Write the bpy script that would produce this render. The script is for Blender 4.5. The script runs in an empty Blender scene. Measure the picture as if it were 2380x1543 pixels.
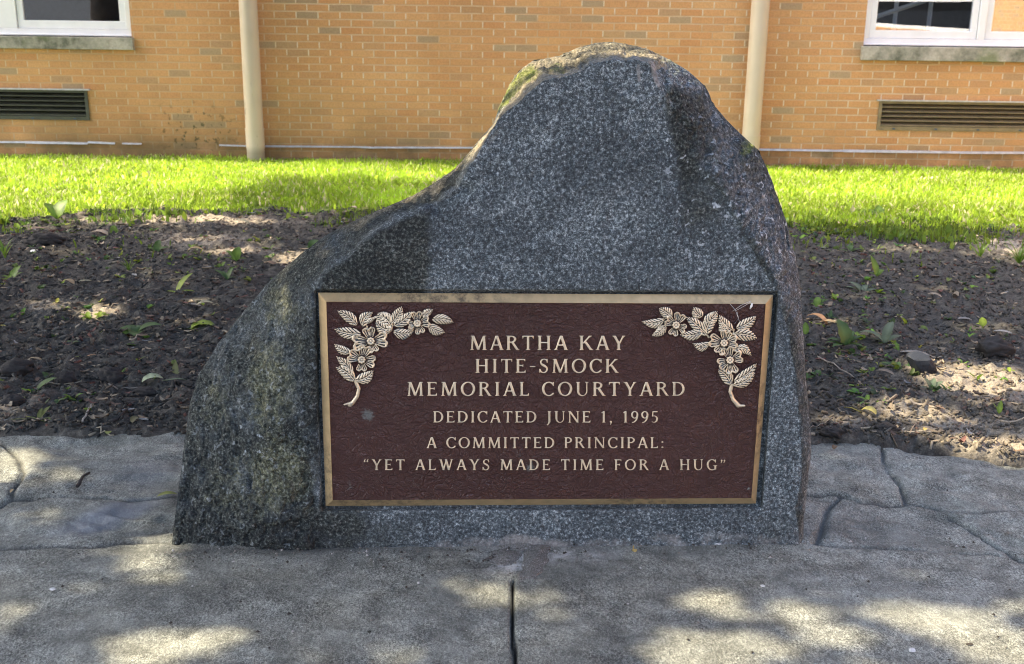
import bpy, bmesh, math, random
import numpy as np
from mathutils import Vector, Matrix
random.seed(7); rng = np.random.default_rng(7)
S = bpy.context.scene; COL = S.collection
rad = math.radians

# ------------------------------------------------------------------ camera
H, F, PITCH, ROLL = 1.48, 2600.0, rad(16.55), rad(0.75)     # picture units: 2380 wide, 1543 high
fw = np.array([0, math.cos(PITCH), -math.sin(PITCH)]); up0 = np.array([0, math.sin(PITCH), math.cos(PITCH)])
rt0 = np.array([1.0, 0, 0])
rt = math.cos(ROLL)*rt0 + math.sin(ROLL)*up0; up = -math.sin(ROLL)*rt0 + math.cos(ROLL)*up0
cd = bpy.data.cameras.new('camera'); cam = bpy.data.objects.new('camera', cd); COL.objects.link(cam)
cam.matrix_world = Matrix(((rt[0], up[0], -fw[0], 0), (rt[1], up[1], -fw[1], 0), (rt[2], up[2], -fw[2], H), (0, 0, 0, 1)))
cd.sensor_width = 36; cd.lens = 36*F/2380; cd.clip_end = 2000; cd.clip_start = 0.05
cd.dof.use_dof = True; cd.dof.focus_distance = 3.12; cd.dof.aperture_fstop = 7.0
S.camera = cam
# ------------------------------------------------------------------ sky, sun, exposure
SUN_EL, SUN_PHI = rad(48), rad(5)          # sun stands on the left, a little behind the plane of the wall
SD = np.array([-math.cos(SUN_EL)*math.cos(SUN_PHI), math.cos(SUN_EL)*math.sin(SUN_PHI), math.sin(SUN_EL)])
W = bpy.data.worlds.new('World'); S.world = W; W.use_nodes = True
wn = W.node_tree; wn.nodes.clear()
sky = wn.nodes.new('ShaderNodeTexSky'); sky.sky_type = 'NISHITA'; sky.sun_disc = False
sky.sun_elevation = SUN_EL; sky.sun_rotation = math.atan2(SD[0], SD[1]); sky.dust_density = 4.0; sky.air_density = 0.75
bg = wn.nodes.new('ShaderNodeBackground'); bg.inputs['Strength'].default_value = 0.15
wo = wn.nodes.new('ShaderNodeOutputWorld'); wn.links.new(sky.outputs[0], bg.inputs[0]); wn.links.new(bg.outputs[0], wo.inputs[0])
sl = bpy.data.lights.new('sun', 'SUN'); sl.energy = 2.8; sl.angle = rad(0.53); sl.color = (1.0, 0.86, 0.62)
so = bpy.data.objects.new('sun', sl); COL.objects.link(so)
so.rotation_euler = Vector(SD).to_track_quat('Z', 'Y').to_euler(); so.location = (-8, 4, 12)
S.view_settings.view_transform = 'Standard'; S.view_settings.look = 'None'
S.view_settings.exposure = 2.46; S.view_settings.gamma = 1.0; S.view_settings.use_curve_mapping = False
S.render.engine = 'CYCLES'; S.cycles.use_denoising = True; S.cycles.filter_width = 1.05; S.cycles.max_bounces = 6; S.cycles.transparent_max_bounces = 8

# ------------------------------------------------------------------ helpers
def ray(u, v):
    u = np.asarray(u, float); v = np.asarray(v, float)
    return fw + np.multiply.outer((u-1190)/F, rt) + np.multiply.outer((771.5-v)/F, up)
def G(u, v, z=0.0):                        # point of the ground seen at a picture position
    d = ray(u, v); t = (z-H)/d[..., 2]
    p = d*t[..., None]; p[..., 2] += H; return p
def onY(u, v, y0, k=0.0):                  # point of the upright plane y = y0 + k x
    d = ray(u, v); t = np.asarray(y0)/(d[..., 1]-k*d[..., 0])
    p = d*t[..., None]; p[..., 2] += H; return p
def ppm(u, v):                             # picture units per metre on the ground there
    g = G(u, v); return F/float(np.dot(g-np.array([0, 0, H]), fw))
TAB = np.random.default_rng(3).random((256, 256))
def vn(x, y, s=0):
    x = np.asarray(x, float)+s*17.3; y = np.asarray(y, float)+s*5.9
    xi = np.floor(x).astype(int); yi = np.floor(y).astype(int); a = x-xi; b = y-yi
    a = a*a*(3-2*a); b = b*b*(3-2*b)
    T = lambda i, j: TAB[i & 255, j & 255]
    return (T(xi, yi)*(1-a)+T(xi+1, yi)*a)*(1-b)+(T(xi, yi+1)*(1-a)+T(xi+1, yi+1)*a)*b
def fbm(x, y, o=4, s=0):
    r = 0; a = .5; n = 0
    for i in range(o): r = r+a*vn(x*2**i, y*2**i, s+i*3); n += a; a *= .5
    return r/n-.5
TAB3 = np.random.default_rng(5).random((64, 64, 64))
def vn3(p, s=0):
    p = p+s*7.31; i = np.floor(p).astype(int); f = p-i; f = f*f*(3-2*f); i &= 63; j = (i+1) & 63; r = 0
    for a in (0, 1):
        for b in (0, 1):
            for c in (0, 1):
                r = r+TAB3[(j if a else i)[..., 0], (j if b else i)[..., 1], (j if c else i)[..., 2]]*(f[..., 0] if a else 1-f[..., 0])*(f[..., 1] if b else 1-f[..., 1])*(f[..., 2] if c else 1-f[..., 2])
    return r
def fbm3(p, o=3, s=0):
    r = 0; n = 0; a = .5
    for k in range(o): r = r+a*vn3(p*2**k, s+k); n += a; a *= .5
    return r/n-.5
def sstep(a, b, x): t = np.clip((x-a)/(b-a), 0, 1); return t*t*(3-2*t)
def pdist(x, y, pl, closed=False):
    d = np.full(np.shape(x), 1e9); n = len(pl)
    for i in range(n if closed else n-1):
        (ax, ay), (bx, by) = pl[i], pl[(i+1) % n]; dx, dy = bx-ax, by-ay
        t = np.clip(((x-ax)*dx+(y-ay)*dy)/(dx*dx+dy*dy+1e-12), 0, 1)
        d = np.minimum(d, np.hypot(x-ax-t*dx, y-ay-t*dy))
    return d
def inpoly(x, y, pl):
    c = np.zeros(np.shape(x), bool); n = len(pl)
    for i in range(n):
        (ax, ay), (bx, by) = pl[i], pl[(i+1) % n]
        if ay == by: continue
        c ^= ((ay > y) != (by > y)) & (x < (bx-ax)*(y-ay)/(by-ay)+ax)
    return c
def tag(o, label=None, cat=None, group=None, kind=None):
    if label: o['label'] = label
    if cat: o['category'] = cat
    if group: o['group'] = group
    if kind: o['kind'] = kind
    return o
def empty(name, loc=(0, 0, 0)):
    o = bpy.data.objects.new(name, None); COL.objects.link(o); o.location = loc; o.empty_display_size = .05; return o
def mk(name, verts, faces, mat, parent=None, smooth=False, attrs=None, origin=None):
    verts = np.asarray(verts, float)
    if origin is not None: verts = verts-np.asarray(origin, float)
    me = bpy.data.meshes.new(name)
    if isinstance(faces, np.ndarray):
        k = faces.shape[1]; me.vertices.add(len(verts)); me.vertices.foreach_set('co', verts.astype(np.float32).ravel())
        me.loops.add(faces.size); me.loops.foreach_set('vertex_index', faces.astype(np.int32).ravel())
        me.polygons.add(len(faces)); me.polygons.foreach_set('loop_start', np.arange(0, faces.size, k, dtype=np.int32))
        try: me.polygons.foreach_set('loop_total', np.full(len(faces), k, np.int32))
        except Exception: pass
        me.update(calc_edges=True); me.validate()
    else:
        me.from_pydata([tuple(v) for v in verts], [], faces); me.update()
    for n, a in (attrs or {}).items():
        a = np.asarray(a, np.float32)
        if a.ndim == 1: me.attributes.new(n, 'FLOAT', 'POINT').data.foreach_set('value', a)
        else:
            if a.shape[1] == 3: a = np.hstack([a, np.ones((len(a), 1), np.float32)])
            me.attributes.new(n, 'FLOAT_COLOR', 'POINT').data.foreach_set('color', a.ravel())
    if smooth: me.polygons.foreach_set('use_smooth', np.ones(len(me.polygons), bool))
    if mat: me.materials.append(mat)
    o = bpy.data.objects.new(name, me); COL.objects.link(o)
    if origin is not None: o.location = tuple(origin)
    if parent: o.parent = parent; o.matrix_parent_inverse = Matrix.Translation(-Vector(parent.location))
    return o
def gridfaces(r, c, base=0):
    i = np.arange(r*c).reshape(r, c)+base
    return np.stack([i[:-1, :-1], i[:-1, 1:], i[1:, 1:], i[1:, :-1]], -1).reshape(-1, 4)
class MB:
    def __init__(s): s.v = []; s.f = []
    def box(s, x0, x1, y0, y1, z0, z1):
        b = len(s.v)
        s.v += [(x0, y0, z0), (x1, y0, z0), (x1, y1, z0), (x0, y1, z0), (x0, y0, z1), (x1, y0, z1), (x1, y1, z1), (x0, y1, z1)]
        s.f += [tuple(b+i for i in q) for q in ((0, 3, 2, 1), (4, 5, 6, 7), (0, 1, 5, 4), (1, 2, 6, 5), (2, 3, 7, 6), (3, 0, 4, 7))]
    def quad(s, *p): b = len(s.v); s.v += list(p); s.f.append((b, b+1, b+2, b+3))
    def tube(s, pts, rads, n=16, cap=True):
        b = len(s.v); m = len(pts)
        for i, (p, r) in enumerate(zip(pts, rads)):
            p = Vector(p); d = Vector(pts[min(i+1, m-1)])-Vector(pts[max(i-1, 0)]); d.normalize()
            a = Vector((0, 0, 1)) if abs(d.z) < .9 else Vector((1, 0, 0))
            e1 = d.cross(a).normalized(); e2 = d.cross(e1)
            for k in range(n):
                t = 2*math.pi*k/n; s.v.append(tuple(p+(e1*math.cos(t)+e2*math.sin(t))*r))
        for i in range(m-1):
            for k in range(n): s.f.append((b+i*n+k, b+i*n+(k+1) % n, b+(i+1)*n+(k+1) % n, b+(i+1)*n+k))
        if cap: s.f += [tuple(b+k for k in range(n))[::-1], tuple(b+(m-1)*n+k for k in range(n))]
    def build(s, name, mat, parent=None, smooth=False, bevel=0, origin=None):
        o = mk(name, s.v, s.f, mat, parent, smooth, origin=origin)
        if bevel:
            m = o.modifiers.new('bevel', 'BEVEL'); m.width = bevel; m.segments = 2; m.limit_method = 'ANGLE'
        return o
# ---- node material helper
class NT:
    def __init__(s, name):
        s.m = bpy.data.materials.new(name); s.m.use_nodes = True; s.t = s.m.node_tree; s.t.nodes.clear()
        s.out = s.t.nodes.new('ShaderNodeOutputMaterial')
    def n(s, ty, props=None, **inp):
        nd = s.t.nodes.new('ShaderNode'+ty)
        for k, v in (props or {}).items(): setattr(nd, k, v)
        for k, v in inp.items(): s.set(nd, k, v)
        return nd
    def set(s, nd, k, v):
        key = int(k[1:]) if k[0] == 'i' and k[1:].isdigit() else k.replace('_', ' ')
        sock = nd.inputs[key]
        if isinstance(v, bpy.types.Node): v = v.outputs[0]
        if isinstance(v, bpy.types.NodeSocket): s.t.links.new(v, sock)
        else:
            if isinstance(v, (tuple, list)) and len(v) == 3 and sock.type == 'RGBA': v = (*v, 1)
            sock.default_value = v
    def noise(s, vec, scale, detail=4, rough=.55, dist=0): return s.n('TexNoise', Vector=vec, Scale=float(scale), Detail=float(detail), Roughness=rough, Distortion=float(dist)).outputs['Fac']
    def ramp(s, fac, stops, interp='LINEAR'):
        r = s.n('ValToRGB', Fac=fac); r.color_ramp.interpolation = interp; e = r.color_ramp.elements
        while len(e) < len(stops): e.new(.5)
        for el, (p, c) in zip(e, stops):
            el.position = p; el.color = (*c, 1) if isinstance(c, (tuple, list)) else (c, c, c, 1)
        return r.outputs[0]
    def mix(s, f, a, b, mode='MIX'):
        m = s.n('Mix', dict(data_type='RGBA', blend_type=mode)); s.set(m, 'i0', f)
        for i, v in ((6, a), (7, b)): s.set(m, 'i%d' % i, v)
        return m.outputs[2]
    def math(s, op, a, b=0.0, c=None):
        m = s.n('Math', dict(operation=op)); s.set(m, 'i0', a); s.set(m, 'i1', b)
        if c is not None: s.set(m, 'i2', c)
        return m.outputs[0]
    def mr(s, x, a, b, c=0.0, d=1.0): return s.n('MapRange', Value=x, From_Min=a, From_Max=b, To_Min=c, To_Max=d).outputs[0]
    def attr(s, name, out='Fac'): return s.n('Attribute', dict(attribute_name=name)).outputs[out]
    def bump(s, h, strength=.5, dist=.01, normal=None):
        b = s.n('Bump', Height=h, Strength=strength, Distance=dist)
        if normal is not None: s.set(b, 'Normal', normal)
        return b.outputs[0]
    def pos(s): return s.n('NewGeometry').outputs['Position']
    def fin(s, col, rough=.8, normal=None, metal=0.0, spec=.5, extra=None):
        p = s.n('BsdfPrincipled', Base_Color=col, Roughness=rough, Metallic=metal)
        p.inputs['Specular IOR Level'].default_value = spec
        if normal is not None: s.set(p, 'Normal', normal)
        sh = p.outputs[0]
        if extra: sh = extra(s, sh)
        s.t.links.new(sh, s.out.inputs[0]); return s.m
def simple(name, c, rough=.6, metal=0.0, var=.15, scale=20, bump=.15, bdist=.003):
    t = NT(name); p = t.pos(); n = t.noise(p, scale, 5)
    col = t.mix(t.mr(n, .3, .7), tuple(x*(1-var) for x in c), tuple(min(1, x*(1+var)) for x in c))
    return t.fin(col, rough, t.bump(n, bump, bdist), metal)
# ------------------------------------------------------------------ materials
def brick_material(name, axis):
    t = NT(name); p = t.pos(); sx = t.n('SeparateXYZ', Vector=p)
    wob = t.noise(p, 3.0, 2)
    vec = t.n('CombineXYZ', X=t.math('ADD', sx.outputs[axis], t.math('MULTIPLY', wob, .008)), Y=t.math('ADD', sx.outputs[2], t.math('MULTIPLY', t.noise(p, 5, 2), .006)), Z=0.0)
    br = t.n('TexBrick', dict(offset=.5, offset_frequency=2, squash=1.0), Vector=vec, Color1=(0, 0, 0), Color2=(1, 1, 1), Mortar=(.5, .5, .5),
             Scale=1.0, Mortar_Size=.0062, Mortar_Smooth=.2, Bias=0.0, Brick_Width=.2032, Row_Height=.0677)
    rnd = br.outputs['Color']; mort = br.outputs['Fac']
    col = t.ramp(rnd, [(0, (.44, .31, .175)), (.05, (.41, .28, .16)), (.12, (.555, .295, .13)), (.45, (.59, .31, .13)), (.75, (.62, .345, .15)), (.93, (.57, .28, .115)), (1, (.49, .31, .155))])
    n1 = t.noise(p, 60, 5, .7); n2 = t.noise(p, 1.2, 4)
    col = t.mix(.5, col, t.ramp(n1, [(.3, .55), (.6, 1.0)]), 'MULTIPLY')
    col = t.mix(.55, col, t.ramp(n2, [(.3, (.72, .70, .68)), (.62, (1, 1, 1))]), 'MULTIPLY')
    mcol = t.mix(t.ramp(t.noise(p, 2.2, 4, .65), [(.36, 0), (.52, 1)]), (.50, .32, .17), (.64, .525, .37))
    mcol = t.mix(t.mr(n1, .5, .75), mcol, (.46, .33, .19))
    hz = t.math('GREATER_THAN', t.math('ABSOLUTE', t.math('SUBTRACT', t.math('FRACT', t.math('DIVIDE', sx.outputs[2], .0677)), .5)), .36)
    mcol = t.mix(t.math('MULTIPLY', hz, t.ramp(t.noise(p, 1.1, 5, .7), [(.36, .1), (.55, .95)])), mcol, (.50, .29, .135))
    if axis == 0: mcol = t.mix(t.mr(sx.outputs[0], -1.8, -2.9, 0, .6), mcol, (.50, .32, .16))
    col = t.mix(mort, col, mcol)
    # dirt and algae rising from the ground, thicker towards the left
    gr = t.math('MULTIPLY', t.mr(sx.outputs[2], .75, .02), t.mr(t.noise(p, 1.6, 5, .6), .28, .62))
    if axis == 0: gr = t.math('MULTIPLY', gr, t.mr(sx.outputs[0], .8, -2.2, .3, 1.0))
    col = t.mix(t.math('MULTIPLY', gr, .8), col, (.17, .115, .05))
    low = t.math('MULTIPLY', t.mr(sx.outputs[2], .20, .10), t.mr(t.noise(p, 7, 4), .3, .7))
    col = t.mix(t.math('MULTIPLY', low, .6), col, (.12, .085, .045))
    if axis == 0:   # dark moss spots beside the left pipe
        dx = t.math('DIVIDE', t.math('SUBTRACT', sx.outputs[0], -3.05), .55); dz = t.math('DIVIDE', t.math('SUBTRACT', sx.outputs[2], .25), .32)
        r = t.math('SQRT', t.math('ADD', t.math('MULTIPLY', dx, dx), t.math('MULTIPLY', dz, dz)))
        m = t.math('MULTIPLY', t.mr(r, 1.0, .35), t.ramp(t.noise(p, 16, 3, .6), [(.57, 0), (.63, 1)]))
        col = t.mix(t.math('MULTIPLY', m, .8), col, (.05, .05, .022))
    h = t.math('ADD', t.math('MULTIPLY', mort, -1.0), t.math('MULTIPLY', n1, .35))
    return t.fin(col, .88, t.bump(h, .7, .006), 0, .25)
BRICK = brick_material('orange_brick', 0); BRICK_SIDE = brick_material('orange_brick_side', 1)

def stone_material():
    t = NT('dark_granite'); p = t.pos()
    a = t.noise(p, 122, 4, .75); b = t.noise(p, 290, 3, .6); big = t.noise(p, 6, 5, .65)
    f = t.math('ADD', t.math('MULTIPLY', a, .7), t.math('ADD', t.math('MULTIPLY', b, .3), t.math('MULTIPLY', t.math('SUBTRACT', big, .5), .19)))
    col = t.ramp(f, [(.37, (.020, .0235, .025)), (.465, (.053, .062, .066)), (.53, (.103, .119, .123)), (.59, (.25, .28, .28)), (.67, (.52, .555, .55))])
    wet = t.noise(p, 9, 5, .6)
    def m(name, lo=.25, hi=.65, nz=None):   # mask from the attribute broken up by noise
        q = t.math('ADD', t.attr(name), t.math('MULTIPLY', t.math('SUBTRACT', nz if nz is not None else wet, .5), 1.1)); return t.mr(q, lo, hi)
    fine = t.noise(p, 130, 4, .7)
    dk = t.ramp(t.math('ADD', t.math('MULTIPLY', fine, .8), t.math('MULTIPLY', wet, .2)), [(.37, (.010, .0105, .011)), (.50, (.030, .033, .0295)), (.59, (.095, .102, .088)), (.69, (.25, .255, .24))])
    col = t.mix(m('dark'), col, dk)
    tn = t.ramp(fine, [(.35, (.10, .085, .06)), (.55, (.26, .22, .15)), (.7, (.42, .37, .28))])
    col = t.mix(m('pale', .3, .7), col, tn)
    # crusty rings of olive lichen
    v1 = t.n('TexVoronoi', dict(feature='F1'), Vector=t.mix(.04, p, t.n('TexNoise', Vector=p, Scale=40.0).outputs['Color']), Scale=70.0, Randomness=1.0).outputs['Distance']
    ring = t.ramp(v1, [(.16, .8), (.32, .25), (.40, 1.0), (.50, 0)])
    n14 = t.noise(p, 22, 5, .7)
    oc = t.ramp(fine, [(.35, (.040, .038, .020)), (.48, (.13, .128, .066)), (.64, (.30, .295, .20))])
    col = t.mix(t.math('MULTIPLY', m('olive', .45, .80, n14), t.mix(.35, ring, (1, 1, 1))), col, oc)
    v2 = t.n('TexVoronoi', dict(feature='F1'), Vector=t.mix(.05, p, t.n('TexNoise', Vector=p, Scale=55.0).outputs['Color']), Scale=34.0, Randomness=1.0)
    spot = t.math('MULTIPLY', t.ramp(v2.outputs['Distance'], [(.17, 1), (.30, 0)]), t.math('GREATER_THAN', t.n('SeparateColor', Color=v2.outputs['Color']).outputs[0], .45))
    wc = t.ramp(fine, [(.35, (.20, .22, .22)), (.6, (.46, .49, .50))])
    col = t.mix(t.math('MULTIPLY', spot, t.mr(t.attr('white'), .15, .5)), col, wc)
    col = t.mix(t.math('MULTIPLY', m('moss', .35, .7, n14), .9), col, t.ramp(fine, [(.35, (.10, .13, .015)), (.6, (.23, .25, .06))]))
    col = t.mix(t.math('MULTIPLY', m('grit', .3, .6, n14), .85), col, t.ramp(fine, [(.35, (.12, .11, .10)), (.6, (.30, .285, .26))]))
    rough = t.mix(m('dark'), t.mr(a, .3, .7, .75, .55), (.95, .95, .95))
    h = t.math('ADD', t.math('MULTIPLY', fine, .6), t.math('ADD', t.math('MULTIPLY', wet, .6), t.math('MULTIPLY', t.noise(p, 320, 2), .25)))
    return t.fin(col, rough, t.bump(h, .8, .008), 0, .25)
STONE = stone_material()

def concrete_material():
    t = NT('stamped_concrete'); p = t.pos()
    n0 = t.noise(p, 1.6, 5, .6); n1 = t.noise(p, 14, 5, .65); n2 = t.noise(t.n('Mapping', Vector=p, Rotation=(0, 0, .5), Scale=(1.0, .62, 1.0)), 150, 4, .8, .6); n3 = t.noise(p, 300, 2)
    col = t.ramp(n0, [(.3, (.190, .196, .172)), (.7, (.288, .297, .258))])
    col = t.mix(.75, col, t.ramp(n1, [(.30, .42), (.60, 1.05)]), 'MULTIPLY')
    col = t.mix(t.mr(t.noise(p, 4.5, 4, .6), .36, .6, .45, 1.0), col, t.ramp(t.math('ADD', t.math('MULTIPLY', n2, .6), t.math('MULTIPLY', n3, .4)), [(.38, .26), (.49, .84), (.60, 1.95)]), 'MULTIPLY')
    col = t.mix(.7, col, t.ramp(t.noise(p, 6.5, 5, .6, 1.0), [(.36, .55), (.58, 1.1)]), 'MULTIPLY'); tan = t.noise(p, 3.3, 4); col = t.mix(t.mr(tan, .45, .75, 0, .5), col, t.mix(1.0, col, (1.0, .93, .80), 'MULTIPLY'))
    col = t.mix(t.math('MULTIPLY', t.attr('groove'), .75), col, (.055, .055, .055))
    col = t.mix(t.math('MULTIPLY', t.attr('slick'), .8), col, t.mix(t.mr(n1, .3, .7), (.15, .165, .185), (.24, .255, .27)))
    col = t.mix(t.attr('gap'), col, (.008, .008, .008))
    col = t.mix(t.math('MULTIPLY', t.attr('efflor'), t.mr(n1, .42, .6)), col, (.50, .49, .47))
    h = t.math('ADD', t.math('MULTIPLY', n2, .8), t.math('MULTIPLY', n1, 1.6))
    return t.fin(col, .85, t.bump(h, .9, .007), 0, .3)
CONC = concrete_material()

def soil_material():
    t = NT('dark_garden_soil'); p = t.pos()
    n0 = t.noise(p, 2.2, 4); n1 = t.noise(p, 30, 5, .7); n2 = t.noise(p, 140, 4, .7)
    col = t.ramp(t.math('ADD', t.math('MULTIPLY', n1, .6), t.math('MULTIPLY', n2, .4)), [(.32, (.024, .021, .018)), (.5, (.068, .063, .054)), (.62, (.132, .122, .101)), (.72, (.21, .197, .163))])
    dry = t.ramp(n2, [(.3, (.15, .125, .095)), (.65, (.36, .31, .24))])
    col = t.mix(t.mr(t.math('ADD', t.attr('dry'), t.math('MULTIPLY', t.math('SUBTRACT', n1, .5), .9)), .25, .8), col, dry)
    return t.fin(col, .95, t.bump(t.math('ADD', n1, t.math('MULTIPLY', n2, .5)), .9, .012), 0, .15)
SOIL = soil_material()

def vcol_leaf(name, trans=.35, rough=.5, spec=.4):
    t = NT(name); c = t.attr('col', 'Color'); n = t.noise(t.pos(), 60, 3)
    col = t.mix(.5, c, t.ramp(n, [(.3, .6), (.65, 1.0)]), 'MULTIPLY')
    def ex(s, sh):
        tr = s.n('BsdfTranslucent', Color=c); mx = s.n('MixShader'); s.set(mx, 'i0', trans); s.set(mx, 'i1', sh); s.set(mx, 'i2', tr.outputs[0]); return mx.outputs[0]
    return t.fin(col, rough, None, 0, spec, ex)
LEAF = vcol_leaf('plant_leaf', .4); GRASS = vcol_leaf('grass_blade', .5, .5, .4)
def vcol_dull(name, rough=.85, bs=.4):
    t = NT(name); c = t.attr('col', 'Color'); n = t.noise(t.pos(), 150, 4, .7)
    return t.fin(t.mix(.7, c, t.ramp(n, [(.3, .45), (.65, 1.05)]), 'MULTIPLY'), rough, t.bump(n, bs, .003), 0, .25)
DULL = vcol_dull('dry_litter'); ROCK = vcol_dull('slate_rock', .6, .5)
TURF = simple('turf_soil', (.14, .18, .03), .95, 0, .4, 40)
FARGROUND = simple('dark_far_ground', (.045, .048, .05), .95, 0, .3, 3)  # unseen ground, coloured dark to keep the window reflections dark
WHITE = simple('white_window_paint', (.74, .73, .72), .4, 0, .05, 8, .04)
LIME = None
def sill_material():
    t = NT('weathered_limestone'); p = t.pos(); n = t.noise(p, 5, 5, .65); n2 = t.noise(p, 60, 4)
    col = t.ramp(n, [(.33, (.12, .12, .085)), (.46, (.27, .255, .20)), (.62, (.42, .38, .31))])
    col = t.mix(t.ramp(t.noise(p, 2.6, 4), [(.54, 0), (.66, .7)]), col, (.13, .16, .06))
    return t.fin(t.mix(.5, col, t.ramp(n2, [(.3, .6), (.7, 1.1)]), 'MULTIPLY'), .9, t.bump(n2, .4, .004))
LIME = sill_material()
def pipe_material():
    t = NT('beige_painted_steel'); p = t.pos(); n = t.noise(p, 2.5, 4); sx = t.n('SeparateXYZ', Vector=p)
    col = t.ramp(n, [(.3, (.47, .385, .27)), (.7, (.54, .45, .325))])
    v = t.n('CombineXYZ', X=t.math('MULTIPLY', sx.outputs[0], 14.0), Y=0.0, Z=t.math('MULTIPLY', sx.outputs[2], 3.0))
    m = t.math('MULTIPLY', t.ramp(t.noise(v, 1.0, 5, .7), [(.60, 0), (.68, 1)]), t.mr(sx.outputs[2], .95, .35))
    col = t.mix(t.math('MULTIPLY', m, .7), col, (.13, .10, .07))
    return t.fin(t.mix(t.mr(sx.outputs[2], .13, .06, 0, .6), col, (.16, .15, .09)), .45, t.bump(t.noise(p, 40, 3), .08, .002))
PIPE = pipe_material()
VENTG = simple('dark_green_grille_metal', (.055, .055, .038), .5, .2, .2, 12)
VENTB = simple('bronze_brown_grille_metal', (.20, .155, .09), .45, .2, .2, 12)
FLASH = simple('galvanised_metal', (.42, .42, .42), .45, .4, .2, 18, .2)
DARKIN = simple('dark_room', (.05, .07, .10), .8)
ROOFM = simple('roof_coping', (.25, .24, .22), .7)
BARK = simple('tree_bark', (.10, .08, .06), .95, 0, .4, 12, .8, .03)
def glass_material(name, add):
    t = NT(name); fr = t.n('Fresnel', IOR=1.5); gl = t.n('BsdfGlossy', Color=(.95, .97, 1), Roughness=.0); tr = t.n('BsdfTransparent', Color=(.85, .88, .9))
    n = t.noise(t.pos(), 1.3, 2); t.set(gl, 'Normal', t.bump(n, .02, .02))
    m = t.n('MixShader'); t.set(m, 'i0', t.math('ADD', fr.outputs[0], add)); t.set(m, 'i1', tr.outputs[0]); t.set(m, 'i2', gl.outputs[0])
    t.t.links.new(m.outputs[0], t.out.inputs[0]); return t.m
GLASS = glass_material('window_glass', .0); GLASS_COATED = glass_material('coated_window_glass', .05); GLASS_BRIGHT = glass_material('reflective_window_glass', .12); GLASS_MIRROR = glass_material('mirror_coated_glass', .2)
def leather_material():
    t = NT('maroon_leather_grain_enamel'); p = t.pos()
    w = t.n('TexNoise', Vector=p, Scale=9.0, Detail=3.0).outputs['Color']
    q = t.mix(.10, p, w)
    e1 = t.n('TexVoronoi', dict(feature='DISTANCE_TO_EDGE'), Vector=q, Scale=58.0).outputs['Distance']
    e2 = t.n('TexVoronoi', dict(feature='DISTANCE_TO_EDGE'), Vector=t.mix(.06, p, t.n('TexNoise', Vector=p, Scale=22.0).outputs['Color']), Scale=170.0).outputs['Distance']
    h = t.math('ADD', t.math('MULTIPLY', t.mr(e1, 0, .09), .9), t.math('ADD', t.math('MULTIPLY', t.mr(e2, 0, .18), .45), t.math('MULTIPLY', t.noise(p, 110, 4, .65), .9)))
    n = t.noise(p, 3.0, 4)
    col = t.ramp(n, [(.3, (.054, .0205, .0165)), (.7, (.072, .0285, .023))])
    sp = t.ramp(t.noise(p, 260, 2, .5), [(.74, 0), (.78, 1)])
    col = t.mix(t.math('MULTIPLY', sp, t.mr(t.noise(p, 7, 3), .5, .7)), col, (.32, .32, .30))
    co = t.mr(t.math('ADD', t.attr('stain'), t.math('MULTIPLY', t.math('SUBTRACT', t.noise(p, 130, 5, .7), .5), 1.6)), .5, .8)
    col = t.mix(t.math('MULTIPLY', co, .75), col, (.20, .22, .20))
    return t.fin(col, t.mr(n, .3, .7, .30, .42), t.bump(h, .85, .005), 0, .45)
LEATHER = leather_material()
def bronze_material(name, relief, c=(.60, .47, .32)):
    t = NT(name); p = t.pos(); n = t.noise(p, 30, 4); sx = t.n('SeparateXYZ', Vector=p)
    col = t.mix(t.mr(n, .35, .7), c, tuple(x*.78 for x in c)); rg = t.mr(n, .3, .7, .36, .52); mt = .6
    if relief:
        r = t.attr('relief'); col = t.mix(t.ramp(r, [(.35, 0), (.62, 1)]), (.018, .010, .009), col)
        ver = t.math('MULTIPLY', t.ramp(t.noise(p, 45, 3), [(.60, 0), (.68, .5)]), 1.0); col = t.mix(ver, col, (.10, .15, .17))
        mt = t.mr(r, .3, .55, 0, .6); nm = t.bump(n, .1, .001)
    else:
        v = t.n('CombineXYZ', X=t.math('MULTIPLY', sx.outputs[0], 3.0), Y=0.0, Z=t.math('MULTIPLY', sx.outputs[2], 3.0))
        br = t.noise(p, 500, 2)
        dirt = t.math('MULTIPLY', t.math('MULTIPLY', t.ramp(t.noise(p, 40, 6, .75), [(.45, 0), (.62, 1)]), t.mr(t.noise(p, 2.5, 2), .5, .68)), .75)
        col = t.mix(dirt, col, (.07, .055, .045)); nm = t.bump(br, .12, .001)
    return t.fin(col, rg, nm, mt)
LETTER = bronze_material('polished_bronze', False, (.92, .76, .53)); FRAMEB = bronze_material('brushed_bronze', False, (.64, .46, .24)); RELIEF = bronze_material('bronze_relief', True, (.88, .72, .50))

# ------------------------------------------------------------------ ground: path, bed, lawn
xs_path = lambda pts: [tuple(G(u, v)[:2]) for u, v in pts]
bed_edge = np.array(xs_path([(-700, 1018), (0, 1024), (200, 1022), (430, 1020), (900, 1030), (1600, 1035), (1885, 1034), (2000, 1036), (2046, 1048), (2150, 1053), (2250, 1066), (2380, 1086), (3000, 1120)]))
lawn_edge = np.array(xs_path([(-900, 560), (-300, 545), (0, 522), (150, 506), (300, 499), (600, 495), (900, 494), (1400, 505), (1830, 524), (2000, 533), (2200, 528), (2380, 540), (2700, 545), (3300, 560)]))
ybed = lambda x: np.interp(x, bed_edge[:, 0], bed_edge[:, 1])
ylawn = lambda x: np.interp(x, lawn_edge[:, 0], lawn_edge[:, 1])
YW = float(G(1190, 373)[1])

grd = MB(); grd.quad((-300, -300, -.12), (300, -300, -.12), (300, 300, -.12), (-300, 300, -.12))
tag(grd.build('ground', FARGROUND), kind='structure')

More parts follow.
